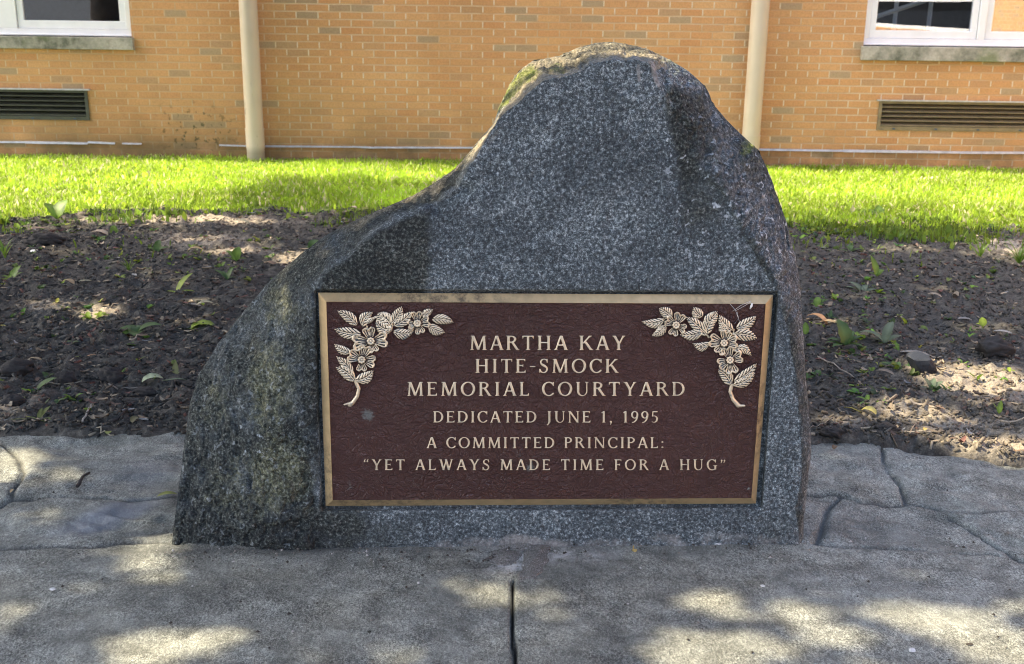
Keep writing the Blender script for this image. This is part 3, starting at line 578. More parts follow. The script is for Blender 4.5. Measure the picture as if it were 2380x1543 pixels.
def build_stone():
    tr = np.linspace(0, 1, 430); vr = 97.3+(1400-97.3)*(tr**1.55); C = 540
    la, ra = np.array(LEFT), np.array(RIGHT)
    xl = np.interp(vr, la[:, 0], la[:, 1])+5*fbm(vr/26, vr*0, 3, 2)*sstep(100, 200, vr); xr = np.interp(vr, ra[:, 0], ra[:, 1])+5*fbm(vr/22, vr*0+7, 3, 4)*sstep(100, 200, vr)
    s = np.linspace(0, 1, C); s = s-.105*np.sin(2*np.pi*s)
    s = (s-s[0])/(s[-1]-s[0]); U = xl[:, None]+(xr-xl)[:, None]*s; Vv = np.repeat(vr[:, None], C, 1)
    sil = [(x, v) for v, x in zip(vr[::6], xl[::6])]+[(xl[-1], 1800), (xr[-1], 1800)]+[(x, v) for v, x in zip(vr[::-6], xr[::-6])]
    dS = pdist(U, Vv, sil, True); dS[:, 0] = 0; dS[:, -1] = 0; dS[0] = 0
    Uw = U+7*fbm(U/24, Vv/24, 4, 60)+16*fbm(U/90, Vv/90, 2, 61); Vw = Vv+9*fbm(U/24, Vv/24, 4, 62)+16*fbm(U/90, Vv/90, 2, 63); dF = pdist(Uw, Vw, FACE, True); inF = inpoly(Uw, Vw, FACE); dF = np.where(inF, 0, dF)
    TL = np.interp(vr, [97, 160, 400, 560, 760, 950, 1150, 1290, 1420], [.30, .27, .26, .30, .30, .22, .10, .03, .03]); TR = np.interp(vr, [97, 160, 400, 700, 950, 1150, 1250, 1420], [.30, .26, .21, .15, .10, .06, .04, .04])
    T = TL[:, None]*(1-s)+TR[:, None]*s
    w = dF/(dF+dS+1e-6); p = np.where(U > 1540, 1.9, np.where(Vv > 470, 1.45, .95)); p = np.where((U > 1450) & (U < 1620), np.interp(U, [1450, 1620], [.95, 1.9]), p)
    dep = T*w**p
    ln = fbm(U/150, Vv/150, 3, 70); mn = fbm(U/45, Vv/45, 4, 71); fn = fbm(U/11, Vv/11, 3, 72)
    rough = sstep(0, 22, dF)*.85+.15; rough = np.where(dS < 16, rough*np.maximum(.3, dS/16), rough)
    pq = [(a-8, b-5) if a < 1200 and b < 900 else (a+9, b-5) if b < 900 else (a+12, b+8) if a > 1200 else (a-8, b+8) for a, b in PLQ]
    inP = inpoly(U, Vv, pq); dP = pdist(U, Vv, pq, True); flat = np.where(inP, 0, sstep(0, 25, dP))
    dep = dep+(ln*.05*rough*sstep(10, 120, dF)+mn*.036*rough*flat+fn*.016*(.25+.75*rough)*flat+fbm(U/5, Vv/5, 2, 73)*.006*rough*flat)
    # chipped notch near the top right, ledge edge on the left, crack on the right flank
    dep += .014*np.exp(-(pdist(U, Vv, [(1536, 165), (1548, 205)])/11)**2)
    dep += .025*np.exp(-(pdist(U, Vv, [(1060, 430), (1085, 440), (1010, 480)])/14)**2)
    dep += .022*np.exp(-(pdist(U, Vv, [(1806, 455), (1812, 500), (1824, 545), (1830, 575)])/5)**2)
    dep = dep-.012*np.exp(-((U-870)/90)**2-((Vv-590)/60)**2)
    dep = dep+.030*sstep(-4, 3, np.where(inP, dP, -dP))
    Pf = onY(U, Vv, Y0+dep, KY)
    nrm = np.cross(np.gradient(Pf, axis=1), np.gradient(Pf, axis=0)); nrm /= np.linalg.norm(nrm, axis=2)[..., None]+1e-9; nrm *= np.where(nrm[..., 1:2] > 0, -1, 1)
    amp = np.clip(sstep(-3, 16, dF)+.10*flat, 0, 1)*np.clip(dS/8, 0, 1); big3 = fbm3(Pf*11, 3, 2); mid3 = fbm3(Pf*30, 3, 5); fin3 = fbm3(Pf*85, 3, 9)
    dsp = amp*(.030*(.18-np.abs(big3))+  .026*(.15-np.abs(mid3))+.014*fin3); Pf = Pf+nrm*dsp[..., None]
    Pb = onY(U, Vv, Y0+T+(ln*.05*rough*sstep(10, 120, dF))*0, KY); q = np.clip(dS/170, 0, 1); prof = np.sqrt(1-(1-q)**2)
    q2 = .30*prof*(1+.5*fbm(U/120, Vv/120, 3, 90)); Pb[..., 1] += q2; Pb[..., 2] -= .10*q2*2.0*np.clip(Pb[..., 2], 0, 1); Pb[..., 0] *= (1-.10*prof)
    Pb[:, 0] = Pf[:, 0]; Pb[:, -1] = Pf[:, -1]; Pb[0] = Pf[0]
    R = len(vr); V = np.concatenate([Pf.reshape(-1, 3), Pb.reshape(-1, 3)]); f = np.concatenate([gridfaces(R, C)[:, ::-1], gridfaces(R, C, R*C)])
    Uo, Vo = U, Vv; U = U+22*fbm(Uo/60, Vo/60, 4, 81); Vv = Vv+22*fbm(Uo/60, Vo/60, 4, 82)
    e = lambda u, v, a, b: np.exp(-((U-u)/a)**2-((Vv-v)/b)**2)
    def band(pl, r): return np.exp(-(pdist(U, Vv, pl)/r)**2)
    out = sstep(0, 14, dF)
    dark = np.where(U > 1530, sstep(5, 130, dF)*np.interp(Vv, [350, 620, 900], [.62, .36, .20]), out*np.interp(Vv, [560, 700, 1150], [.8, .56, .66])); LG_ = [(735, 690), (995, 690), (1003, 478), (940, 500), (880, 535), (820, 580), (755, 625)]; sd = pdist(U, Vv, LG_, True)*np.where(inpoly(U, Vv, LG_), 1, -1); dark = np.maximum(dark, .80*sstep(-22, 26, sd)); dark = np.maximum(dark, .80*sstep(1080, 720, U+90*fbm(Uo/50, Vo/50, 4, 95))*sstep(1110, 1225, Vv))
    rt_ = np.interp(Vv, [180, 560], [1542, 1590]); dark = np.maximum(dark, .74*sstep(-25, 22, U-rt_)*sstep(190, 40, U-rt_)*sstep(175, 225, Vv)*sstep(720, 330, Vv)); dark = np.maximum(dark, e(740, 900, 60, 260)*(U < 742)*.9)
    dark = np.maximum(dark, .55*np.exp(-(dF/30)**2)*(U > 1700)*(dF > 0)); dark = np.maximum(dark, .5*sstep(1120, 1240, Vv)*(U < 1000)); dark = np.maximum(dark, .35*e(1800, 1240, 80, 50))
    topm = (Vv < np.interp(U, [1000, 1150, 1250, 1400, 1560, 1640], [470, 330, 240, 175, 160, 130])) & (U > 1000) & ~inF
    pale = np.where(topm, .5+.5*fbm(U/40, Vv/25, 3, 83), 0)*(U < 1560)+band([(1003, 485), (1064, 440), (1102, 385), (1155, 295), (1183, 256), (1232, 214), (1263, 190), (1316, 182), (1356, 170), (1400, 146), (1500, 146), (1530, 190)], 8)*.25  # tan weathered top; thin edge line paints in the sunlit rim
    pale = np.maximum(pale, band([(740, 590), (830, 530), (900, 490), (1000, 445), (1060, 405)], 24)*.42*out); dark = np.where((U > 735) & (U < 1010) & out.astype(bool) & (Vv < 640), dark*.8, dark); drip = np.maximum(.7*band([(1478, 150), (1482, 185)], 6), .75*band([(1512, 152), (1534, 198)], 6))
    olive = np.maximum.reduce([e(650, 720, 60, 100)*.75, e(630, 900, 70, 140)*.95, e(645, 1090, 85, 120)*1.0, e(600, 1200, 120, 60)*.5, e(500, 940, 60, 120)*.62, e(530, 1130, 120, 120)*.62, e(720, 1130, 40, 120)*.55, e(690, 800, 40, 80)*.5,   .34*(U < 735)*(Vv > 640), .36*out*(U > 1600)])
    white = np.maximum.reduce([.35*out*(U > 1500), e(1740, 480, 60, 160), e(1800, 540, 40, 140), e(1640, 470, 110, 160)*.8, e(1480, 565, 40, 30)*.8, e(1560, 330, 30, 80)*.7, e(1700, 640, 140, 60)*.5, e(600, 1010, 70, 60)*.6, .26*(U < 735)*(Vv > 700), e(1860, 600, 30, 100)])
    moss = np.maximum.reduce([band([(1240, 165), (1212, 185), (1190, 220), (1168, 260), (1150, 300)], 26)*.55, e(1290, 165, 40, 18)*.5, e(1560, 145, 60, 14)*.5, e(1740, 340, 40, 30)*.45, e(1380, 160, 40, 12)*.4])*out
    grit = np.maximum.reduce([e(1215, 1262, 60, 22), e(1290, 1262, 40, 14)*.8, e(1160, 1275, 40, 10)*.7, .5*sstep(1225, 1275, Vv)*sstep(1600, 1450, U)*sstep(760, 1120, U), .35*sstep(1215, 1250, Vv)*(U > 1500), drip])
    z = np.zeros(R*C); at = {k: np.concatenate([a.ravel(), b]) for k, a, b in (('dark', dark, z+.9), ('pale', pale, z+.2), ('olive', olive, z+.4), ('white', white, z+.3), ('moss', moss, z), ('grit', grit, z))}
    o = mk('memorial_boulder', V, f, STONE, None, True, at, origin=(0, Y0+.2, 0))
    bm = bmesh.new(); bm.from_mesh(o.data); bmesh.ops.remove_doubles(bm, verts=bm.verts, dist=1e-5); bmesh.ops.recalc_face_normals(bm, faces=bm.faces); bm.to_mesh(o.data); bm.free()
    tag(o, 'dark granite memorial boulder with lichen and moss, carrying a maroon plaque', 'boulder'); return o
stone = build_stone()

# ---- plaque
def pl(u, v, off):                 # point on the plaque, off metres in front of the boulder's face
    return onY(u, v, Y0-np.asarray(off), KY)
FR = .006                           # height of the plaque field over the boulder's face
INN = [(758, 701), (1780, 706), (1747, 1158), (773, 1163)]
def build_plaque():
    n, mm = 120, 60; s = np.linspace(0, 1, n); t = np.linspace(0, 1, mm); Sx, Tt = np.meshgrid(s, t); I = np.array(INN, float)
    P = (I[0]*(1-Sx[..., None])+I[1]*Sx[..., None])*(1-Tt[..., None])+(I[3]*(1-Sx[..., None])+I[2]*Sx[..., None])*Tt[..., None]
    st = np.maximum.reduce([np.exp(-((P[..., 0]-855)/18)**2-((P[..., 1]-963)/18)**2), .9*np.exp(-((P[..., 0]-1232)/14)**2-((P[..., 1]-1085)/16)**2), .8*np.exp(-((P[..., 0]-1205)/6)**2-((P[..., 1]-1052)/16)**2), .6*np.exp(-((P[..., 0]-812)/14)**2-((P[..., 1]-1130)/24)**2), .9*np.exp(-((P[..., 0]-1742)/8)**2-((P[..., 1]-1135)/6)**2), .8*np.exp(-((P[..., 0]-1393)/7)**2-((P[..., 1]-905)/13)**2)])
    V = pl(P[..., 0], P[..., 1], FR).reshape(-1, 3)
    o = mk('plaque', V, gridfaces(mm, n)[:, ::-1], LEATHER, stone, False, dict(stain=st.ravel()), origin=V.mean(0)); o['label'] = 'maroon memorial plaque with a bronze bevelled border'
    A = [pl(u, v, FR+.0022) for u, v in INN]; Bq = [pl(u, v, -.010) for u, v in PLQ]; Cq = [pl(u, v, -.028) for u, v in PLQ]; D = [pl(u+(1.2 if i in (0, 3) else -1.2), v+(1.2 if i < 2 else -1.2), FR-.002) for i, (u, v) in enumerate(INN)]
    for i in range(4):
        j = (i+1) % 4; N = 40; V = []; ff = []
        for k in range(N+1):
            a = k/N
            for ring in (D, A, Bq, Cq): V.append(ring[i]*(1-a)+ring[j]*a)
        for k in range(N):
            for r in range(3): ff.append((4*k+r, 4*k+r+1, 4*k+r+5, 4*k+r+4))
        V = np.array(V); b = mk('border', V, ff, FRAMEB, o, False, origin=V.mean(0)); b.matrix_parent_inverse = Matrix.Translation(-(stone.location+o.location*0+Vector(o.location)-stone.location))
    return o
plaque = build_plaque()
def onplaque(o): o.parent = plaque; o.matrix_parent_inverse = Matrix.Translation(-Vector(plaque.matrix_basis.translation)); return o

def relief(name, val, hgt, u_of, v_of, off0, mat, rel=None):
    R, C = val.shape; ins = val > .5; any_ = ins[:-1, :-1] | ins[:-1, 1:] | ins[1:, 1:] | ins[1:, :-1]
    vid = {}; uv = []; hh = []; rr = []; faces = []
    def corner(r, c):
        k = (r, c)
        if k not in vid: vid[k] = len(uv); uv.append((c, r)); hh.append(hgt[r, c]); rr.append(rel[r, c] if rel is not None else 1)
        return vid[k]
    def edge(r0, c0, r1, c1):
        k = (r0, c0, r1, c1) if (r0, c0) < (r1, c1) else (r1, c1, r0, c0)
        if k not in vid:
            a, b = val[k[0], k[1]], val[k[2], k[3]]; t = (.5-a)/(b-a); vid[k] = len(uv); uv.append((k[1]+(k[3]-k[1])*t, k[0]+(k[2]-k[0])*t)); hh.append(0.0); rr.append(0)
        return vid[k]
    for r, c in np.argwhere(any_):
        q = ((r, c), (r, c+1), (r+1, c+1), (r+1, c)); poly = []
        for i in range(4):
            a, b = q[i], q[(i+1) % 4]
            if ins[a]: poly.append(corner(*a))
            if ins[a] != ins[b]: poly.append(edge(*a, *b))
        if len(poly) >= 3: faces.append(tuple(poly))
    uv = np.array(uv, float); P = pl(u_of(uv[:, 0]), v_of(uv[:, 1]), off0+np.array(hh))
    return onplaque(mk(name, P, faces, mat, None, True, dict(relief=np.array(rr)), origin=P.mean(0)))

# ---- lettering: serif capitals drawn as strokes on a fine grid
s_, t_ = .16, .088
def glyphs():
    Gd = {}
    def rect(x0, y0, x1, y1): return lambda x, y: (x >= x0) & (x <= x1) & (y >= y0) & (y <= y1)
    def dia(x0, y0, x1, y1, w): return lambda x, y: (y >= min(y0, y1)) & (y <= max(y0, y1)) & (np.abs(x-(x0+(x1-x0)*(y-y0)/(y1-y0))) <= w/2)
    def ser(cx, y, l=.16, dirn=1):   # bracketed serif
        def f(x, y_):
            d = (y_-y)*dirn; w = l*np.exp(-np.maximum(d-.035, 0)/.035)
            return (d >= 0) & (d <= .16) & (np.abs(x-cx) <= w)
        return f
    def vser(x0, y, l, dirn):        # tapered arm tip: vertical serif at x0
        def f(x, y_): d = (x0-x)*1.0; return (d >= 0) & (d <= .10) & ((y_-y)*dirn >= -.0) & ((y_-y)*dirn <= l*(1-d/.10*.8))
        return f
    def ring(cx, cy, rx, ry, tx, ty, clip=None):
        def f(x, y):
            o = ((x-cx)/rx)**2+((y-cy)/ry)**2 <= 1; i = ((x-cx)/(rx-tx))**2+((y-cy)/(ry-ty))**2 < 1
            m = o & ~i
            return m & clip(x, y) if clip else m
        return f
    def stem(x, y0=0, y1=1, a=True, b=True, w=s_, l=.155):
        L = [rect(x-w/2, y0, x+w/2, y1)]
        if b: L.append(ser(x, y0, l, 1))
        if a: L.append(ser(x, y1, l, -1))
        return L
    def disc(cx, cy, r): return lambda x, y: (x-cx)**2+(y-cy)**2 <= r*r
    Gd['I'] = (.40, stem(.20)); Gd['H'] = (.94, stem(.20)+stem(.74)+[rect(.2, .475, .74, .475+t_)])
    Gd['T'] = (.80, stem(.40, a=False)+[rect(.05, 1-t_, .75, 1), vser(.15, 1, .24, -1), lambda x, y: vser(.15, 1, .24, -1)(.80-x, y)]); Gd['T'][1][-2:] = [lambda x, y: (x >= .05) & (x <= .13) & (y > .76+1.0*(x-.05)) & (y <= 1), lambda x, y: (x <= .75) & (x >= .67) & (y > .76+1.0*(.75-x)) & (y <= 1)]
    arm = lambda x1, y, d, l=.22: (lambda x, yy: (x <= x1) & (x >= x1-.085) & ((yy-y)*d >= 0) & ((yy-y)*d <= l-1.6*(x1-x)))
    Gd['E'] = (.74, stem(.18)+[rect(.18, 1-t_, .64, 1), rect(.18, 0, .67, t_), rect(.18, .485, .50, .485+t_), arm(.64, 1, -1, .23), arm(.67, 0, 1, .25), lambda x, y: (x <= .52) & (x >= .45) & (np.abs(y-.52) <= .12-.9*(.52-x))])
    Gd['F'] = (.68, stem(.18)+[rect(.18, 1-t_, .62, 1), rect(.18, .475, .48, .475+t_), arm(.62, 1, -1, .23), lambda x, y: (x <= .50) & (x >= .43) & (np.abs(y-.51) <= .12-.9*(.50-x))])
    Gd['L'] = (.70, stem(.18)+[rect(.18, 0, .64, t_), arm(.64, 0, 1, .27)])
    Gd['A'] = (.88, [dia(.13, 0, .43, 1, t_*1.25), dia(.75, 0, .45, 1, s_*1.12), rect(.23, .30, .64, .30+t_), ser(.13, 0, .13), ser(.75, 0, .14)])
    Gd['M'] = (1.10, [dia(.16, 0, .20, 1, t_*1.25), dia(.22, 1, .55, .02, s_*1.05), dia(.55, .02, .87, 1, t_*1.2), dia(.92, 0, .88, 1, s_), ser(.16, 0, .13), ser(.92, 0, .155), rect(.06, 1-.05, .25, 1), rect(.84, 1-.05, 1.03, 1)])
    Gd['N'] = (.98, [rect(.18-.045, 0, .18+.045, 1), dia(.17, 1, .80, 0, s_*1.1), rect(.80-.042, .0, .80+.042, 1), ser(.18, 0, .13), ser(.80, 1, .13, -1), rect(.05, .95, .2, 1)])
    bowl = lambda cx, cy, rx, ry: ring(cx, cy, rx, ry, s_, t_, lambda x, y: x >= cx-.02)
    Gd['D'] = (.90, stem(.18)+[ring(.36, .5, .47, .5, s_, t_, lambda x, y: x >= .36), rect(.18, 1-t_, .37, 1), rect(.18, 0, .37, t_)])
    Gd['P'] = (.72, stem(.18)+[ring(.34, .735, .33, .265, s_*.95, t_, lambda x, y: x >= .34), rect(.18, 1-t_, .35, 1), rect(.18, .47, .35, .47+t_)])
    Gd['R'] = (.86, stem(.18)+[ring(.34, .75, .32, .25, s_*.95, t_, lambda x, y: x >= .34), rect(.18, 1-t_, .35, 1), rect(.18, .50, .40, .50+t_), dia(.42, .53, .74, 0, s_*1.1), rect(.66, 0, .86, .045)])
    Gd['O'] = (.98, [ring(.49, .5, .455, .52, s_, t_)])
    Gd['C'] = (.86, [ring(.48, .5, .44, .52, s_, t_, lambda x, y: ~((x > .60) & (np.abs(y-.5) < .27-.0*(x))) & (x < .79)), lambda x, y: (x <= .80) & (x >= .73) & (y <= 1.0) & (y >= .70), lambda x, y: (x > .66) & (x < .80) & (np.abs(y-(.10+.55*(x-.62))) < .035)])
    Gd['G'] = (.94, [ring(.48, .5, .44, .52, s_, t_, lambda x, y: ~((x > .60) & (y < .73) & (y > .1)) & (x < .80)), lambda x, y: (x <= .80) & (x >= .73) & (y <= 1.0) & (y >= .70), rect(.66, .05, .66+s_, .42), rect(.55, .39, .91, .44)])
    Gd['U'] = (.92, [rect(.19-s_/2, .34, .19+s_/2, 1), ser(.19, 1, .155, -1), rect(.735-.04, .34, .735+.04, 1), ser(.735, 1, .125, -1), lambda x, y: (y <= .35) & ((((x-.445)/.328)**2+((y-.35)/.37)**2) <= 1) & ((((x-.478)/.217)**2+((y-.35)/.295)**2) >= 1)])
    Gd['J'] = (.50, [rect(.27-s_/2, .02, .27+s_/2, 1), ser(.27, 1, .155, -1), lambda x, y: (y <= .03) & (y >= -.24) & (np.abs(x-(.27-.55*(.03-y)**1.0)) < s_/2*(1-.45*(.03-y)/.27)), disc(.11, -.19, .055)])
    Gd['Y'] = (.88, [dia(.17, 1, .44, .44, s_*1.1), dia(.73, 1, .47, .44, t_*1.3), rect(.44-s_/2, 0, .44+s_/2, .48), ser(.44, 0, .155), ser(.15, 1, .13, -1), ser(.74, 1, .115, -1)])
    Gd['K'] = (.90, stem(.18)+[dia(.28, .46, .70, 1, t_*1.45), dia(.40, .58, .76, 0, s_*1.15), ser(.71, 1, .12, -1), ser(.77, 0, .13)])
    Gd['W'] = (1.24, [dia(.16, 1, .41, 0, s_*1.05), dia(.41, 0, .63, 1, t_*1.2), dia(.60, 1, .84, 0, s_*1.05), dia(.84, 0, 1.08, 1, t_*1.2), ser(.14, 1, .13, -1), ser(.60, 1, .11, -1), ser(1.08, 1, .12, -1)])
    def S_(x, y):   # two facing bows joined by a spine
        yy = y-.5; w = .075+.045*np.exp(-(yy/.2)**2); up_ = ((x-.34)/.25)**2+((y-.745)/.275)**2; lo = ((x-.32)/.275)**2+((y-.265)/.285)**2
        u1 = (up_ <= 1) & (((x-.355)/.155)**2+((y-.745)/.20)**2 >= 1) & ~((x > .34) & (y < .74) & (y > .0)); l1 = (lo <= 1) & (((x-.31)/.165)**2+((y-.265)/.205)**2 >= 1) & ~((x < .30) & (y > .265))
        sp = (np.abs(y-(.525-.62*(x-.335))) < .095) & (x > .20) & (x < .48)
        return u1 | l1 | sp
    Gd['S'] = (.68, [S_, lambda x, y: (x <= .57) & (x >= .51) & (y <= 1) & (y >= .72), lambda x, y: (x >= .05) & (x <= .11) & (y >= 0) & (y <= .29)])
    Gd['-'] = (.46, [rect(.05, .42, .41, .49)]); Gd[' '] = (.42, []); Gd[','] = (.34, [disc(.16, .07, .085), lambda x, y: (y < .07) & (y > -.2) & (np.abs(x-(.205+.42*y)) < .05*(1+y*2.5))])
    Gd[':'] = (.34, [disc(.17, .08, .085), disc(.17, .56, .085)])
    Gd['1'] = (.56, stem(.30, a=False, w=s_)+[lambda x, y: (x < .30) & (x > .12) & (np.abs(y-(.86+.45*(x-.12))) < .05)])
    Gd['9'] = (.66, [ring(.33, .68, .28, .33, s_*.9, t_), lambda x, y: (y <= .68) & (((x-.18)/.43)**2+((y-.68)/.70)**2 <= 1) & (((x-.14)/.335)**2+((y-.70)/.66)**2 >= 1) & (x > .10)])
    Gd['5'] = (.64, [rect(.17, .90, .54, 1), dia(.14, .52, .19, 1, t_*1.1), lambda x, y: (((x-.27)/.30)**2+((y-.305)/.315)**2 <= 1) & (((x-.24)/.185)**2+((y-.305)/.245)**2 >= 1) & ((x > .16) | (y < .10)) & (x > .06)])
    def q(cx, sg):   # comma shaped quote
        return [disc(cx, .90 if sg > 0 else .80, .075), lambda x, y: (y < .92) & (y > .64) & (np.abs(x-(cx+.03-.35*(.90-y))) < .05*(1-(.9-y)*1.6)) if sg > 0 else (y > .78) & (y < 1.06) & (np.abs(x-(cx-.03+.35*(y-.80))) < .05*(1-(y-.8)*1.6))]
    Gd['“'] = (.50, q(.14, -1)+q(.37, -1)); Gd['”'] = (.50, q(.14, 1)+q(.37, 1))
    return Gd
GL = glyphs()
def blur(a, k):
    for _ in range(k):
        b = np.pad(a, 1, mode='edge'); a = (b[:-2, 1:-1]+b[2:, 1:-1]+b[1:-1, :-2]+b[1:-1, 2:]+2*a)/6
    return a
def text_line(txt, u0, u1, vt, vb, u_tilt=0.0):
    cap = vb-vt; XS = 1.14; adv = sum(GL[c][0] for c in txt)*XS; ink = (u1-u0)/cap; lead = .06
    ls = (ink+2*lead-adv)/(len(txt)-1); PXC = 40; m = 14
    Wd = int(round((adv+ls*(len(txt)-1))*PXC))+2*m; Hh = int(1.35*PXC)+2*m; SS = 3
    xs = (np.arange(Wd*SS)+.5)/SS; ys = (np.arange(Hh*SS)+.5)/SS; occ = np.zeros((Hh*SS, Wd*SS), bool); x = 0.0; st = 0.0; cuts = []
    yy = (Hh-m-.3*PXC-ys)/PXC
    for ch in txt:
        w, ops = GL[ch]; w = w*XS; c0 = max(0, int((x*PXC+m-.2*PXC)*SS)); c1 = min(Wd*SS, int(((x+w)*PXC+m+.2*PXC)*SS)); gx = ((xs[c0:c1]-m)/PXC-x)/XS; XX, YY = np.meshgrid(gx, yy)
        for op in ops: occ[:, c0:c1] |= op(XX, YY)
        if ch == ' ': cuts.append((st, x-ls)); st = x+w+ls
        x += w+ls
    cuts.append((st, x))
    val = occ.reshape(Hh, SS, Wd, SS).mean((1, 3)); val = blur(val, 1); hg = .0045*np.clip((blur(val, 1)-.35)/.4, .25, 1)
    base = Hh-m-.3*PXC
    for a, b in cuts:
        a = max(0, int(a*PXC+m-.15*PXC)); b = int(b*PXC+m+.15*PXC)
        relief('lettering', val[:, a:b], hg[:, a:b], lambda c: u0-lead*cap+(c+a+.5-m)/PXC*cap, lambda r: vb+(r+.5-base)/PXC*cap, FR, LETTER)
for a in (('MARTHA KAY', 1093, 1453, 780, 813.5), ('HITE-SMOCK', 1105, 1437, 834, 866.5), ('MEMORIAL COURTYARD', 947, 1592, 887.5, 920), ('DEDICATED JUNE 1, 1995', 1007, 1530, 955.5, 982), ('A COMMITTED PRINCIPAL:', 992, 1543, 1016, 1041.5), ('“YET ALWAYS MADE TIME FOR A HUG”', 845, 1686, 1067.5, 1092.5)): text_line(*a)

# ---- cast flower sprays
def spray(px0, py0, leaves, flowers, stems, label):
    step = 5.5; Wn, Hn = int(1852/step), int(1543/step); X, Y = np.meshgrid(np.arange(Wn)*step, np.arange(Hn)*step)
    h = np.zeros(X.shape); rel = np.zeros(X.shape)
    def put(hh, rr, mask):
        nonlocal h, rel
        k = mask & (hh > h); h = np.where(k, hh, h); rel = np.where(k, rr, rel)
    for i, pts in enumerate(stems):
        for (x0, y0, w0), (x1, y1, w1) in zip(pts, pts[1:]):
            dx, dy = x1-x0, y1-y0; t = np.clip(((X-x0)*dx+(Y-y0)*dy)/(dx*dx+dy*dy), 0, 1); d = np.hypot(X-x0-t*dx, Y-y0-t*dy); w = w0+(w1-w0)*t; q = np.clip(d/w, 0, 1)
            put(.5*np.sqrt(1-q*q)+.02, .35+.65*(1-q**3), d < w)
    for i, (bx, by, tx, ty, wd, bend) in enumerate(leaves):
        L = math.hypot(tx-bx, ty-by); ex, ey = (tx-bx)/L, (ty-by)/L
        wd *= 1.18; u = ((X-bx)*ex+(Y-by)*ey)/L; v = -(X-bx)*ey+(Y-by)*ex; v = v-bend*wd*(u-u*u)*2.2
        w = wd/2*np.clip(np.sin(np.pi*np.clip(u, 0, 1)**.85), 0, 1)**.75*(1-.12*u)+1e-3; q = np.abs(v)/w; m = (u > 0) & (u < 1) & (q < 1)
        rib = np.exp(-(v/(.075*wd))**2); ph = u*6.2-.045*np.abs(v)*(100/wd)*1.0; vein = (np.abs((ph % 1)-.5) < .2) & (q > .13) & (q < .9)
        hh = .42+.03*(i % 3)+.35*(1-q*q)**.6-.16*rib-.10*vein; rr = np.where(vein, .12, 1.0)*np.where((np.abs(v) > .035*wd) & (np.abs(v) < .085*wd), .1, 1)*np.where(q > .9, .3, 1)
        put(hh, rr, m)
    for j, (cx, cy, pet) in enumerate(flowers):
        for (tx, ty) in pet:
            L = math.hypot(tx-cx, ty-cy)*1.05; ex, ey = (tx-cx), (ty-cy); n = math.hypot(ex, ey); ex /= n; ey /= n
            u = ((X-cx)*ex+(Y-cy)*ey)/L; v = (-(X-cx)*ey+(Y-cy)*ex)/L
            w = .47*np.clip(u*1.45, 0, 1)**.8*np.sqrt(np.clip(1-((u-.62)/.40)**4*(u > .62), 0, 1)); edge = 1.0-.13*np.exp(-(v/.10)**2)-.25*np.clip(np.abs(v)-.2, 0, 1); q = np.abs(v)/(w+1e-4)
            m = (u > .04) & (u < edge) & (q < 1); line = (np.abs(np.abs(v)/(u+.15)-.17) < .045) | (np.abs(np.abs(v)/(u+.15)-.37) < .04) | (np.abs(v)/(u+.15) < .03)
            line &= (u > .22) & (u < edge-.17); rim = np.maximum(sstep(edge-.22, edge-.08, u), sstep(.68, .92, q))
            hh = .56+.36*rim*(u > .25)+.08*u-.10*line; rr = np.clip(np.where(line, .08, .40+.22*sstep(.25, .5, u)+.6*rim), 0, 1); put(hh, rr, m)
        r0 = 19
        for k in range(9):
            a = k*2*math.pi/8; rr_ = 0 if k == 8 else 36; d = np.hypot(X-cx-rr_*math.cos(a), Y-cy-rr_*math.sin(a))/r0; put(1.12+.25*np.sqrt(np.clip(1-d*d, 0, 1)), np.clip(1.3-d, .1, 1), d < 1)
        d = np.hypot(X-cx, Y-cy); put(.98+d*0, d*0+.05, d < 60)
    val = blur((h > 0).astype(float), 1); hg = .0115*blur(h, 1); rel = rel*.8+.2*blur(rel, 1)
    o = relief('flower_spray', val, hg, lambda c: (px0+c*step/5.144)/1.0756, lambda r: (py0+r*step/5.143)/1.0756, FR, RELIEF, rel); o['label'] = label
spray(800, 740, [(480, 375, 222, 188, 135, .25), (545, 395, 682, 202, 135, -.5), (530, 490, 185, 425, 150, -.2), (400, 725, 182, 615, 110, -.35), (420, 1020, 208, 775, 120, .3), (445, 1095, 202, 915, 150, .3), (460, 1085, 688, 955, 150, .35), (920, 420, 690, 262, 170, .55), (925, 430, 718, 305, 150, -.5), (900, 330, 740, 215, 120, .2), (925, 350, 1050, 130, 140, .15), (950, 385, 1182, 195, 140, .25), (940, 460, 1205, 455, 135, .35), (1320, 270, 1455, 172, 100, -.2), (1440, 300, 1718, 340, 130, -.25), (1390, 370, 1610, 470, 130, .3), (590, 350, 720, 265, 60, 0), (1130, 420, 1220, 400, 90, 0)],
      [(652, 580, [(620, 405), (862, 555), (700, 720), (425, 605)]), (535, 820, [(590, 640), (708, 850), (535, 965), (365, 755)]), (1252, 352, [(1238, 200), (1405, 320), (1298, 482), (1135, 375)])],
      [[(385, 850, 14), (425, 1000, 20), (455, 1090, 26), (500, 1190, 26), (478, 1290, 26), (420, 1370, 28), (385, 1395, 34)], [(400, 1375, 20), (315, 1395, 14)], [(860, 490, 12), (915, 440, 16), (935, 380, 12)], [(640, 500, 14), (600, 380, 12)]], 'bronze flower spray with three blossoms in the corner beside the stained patch')
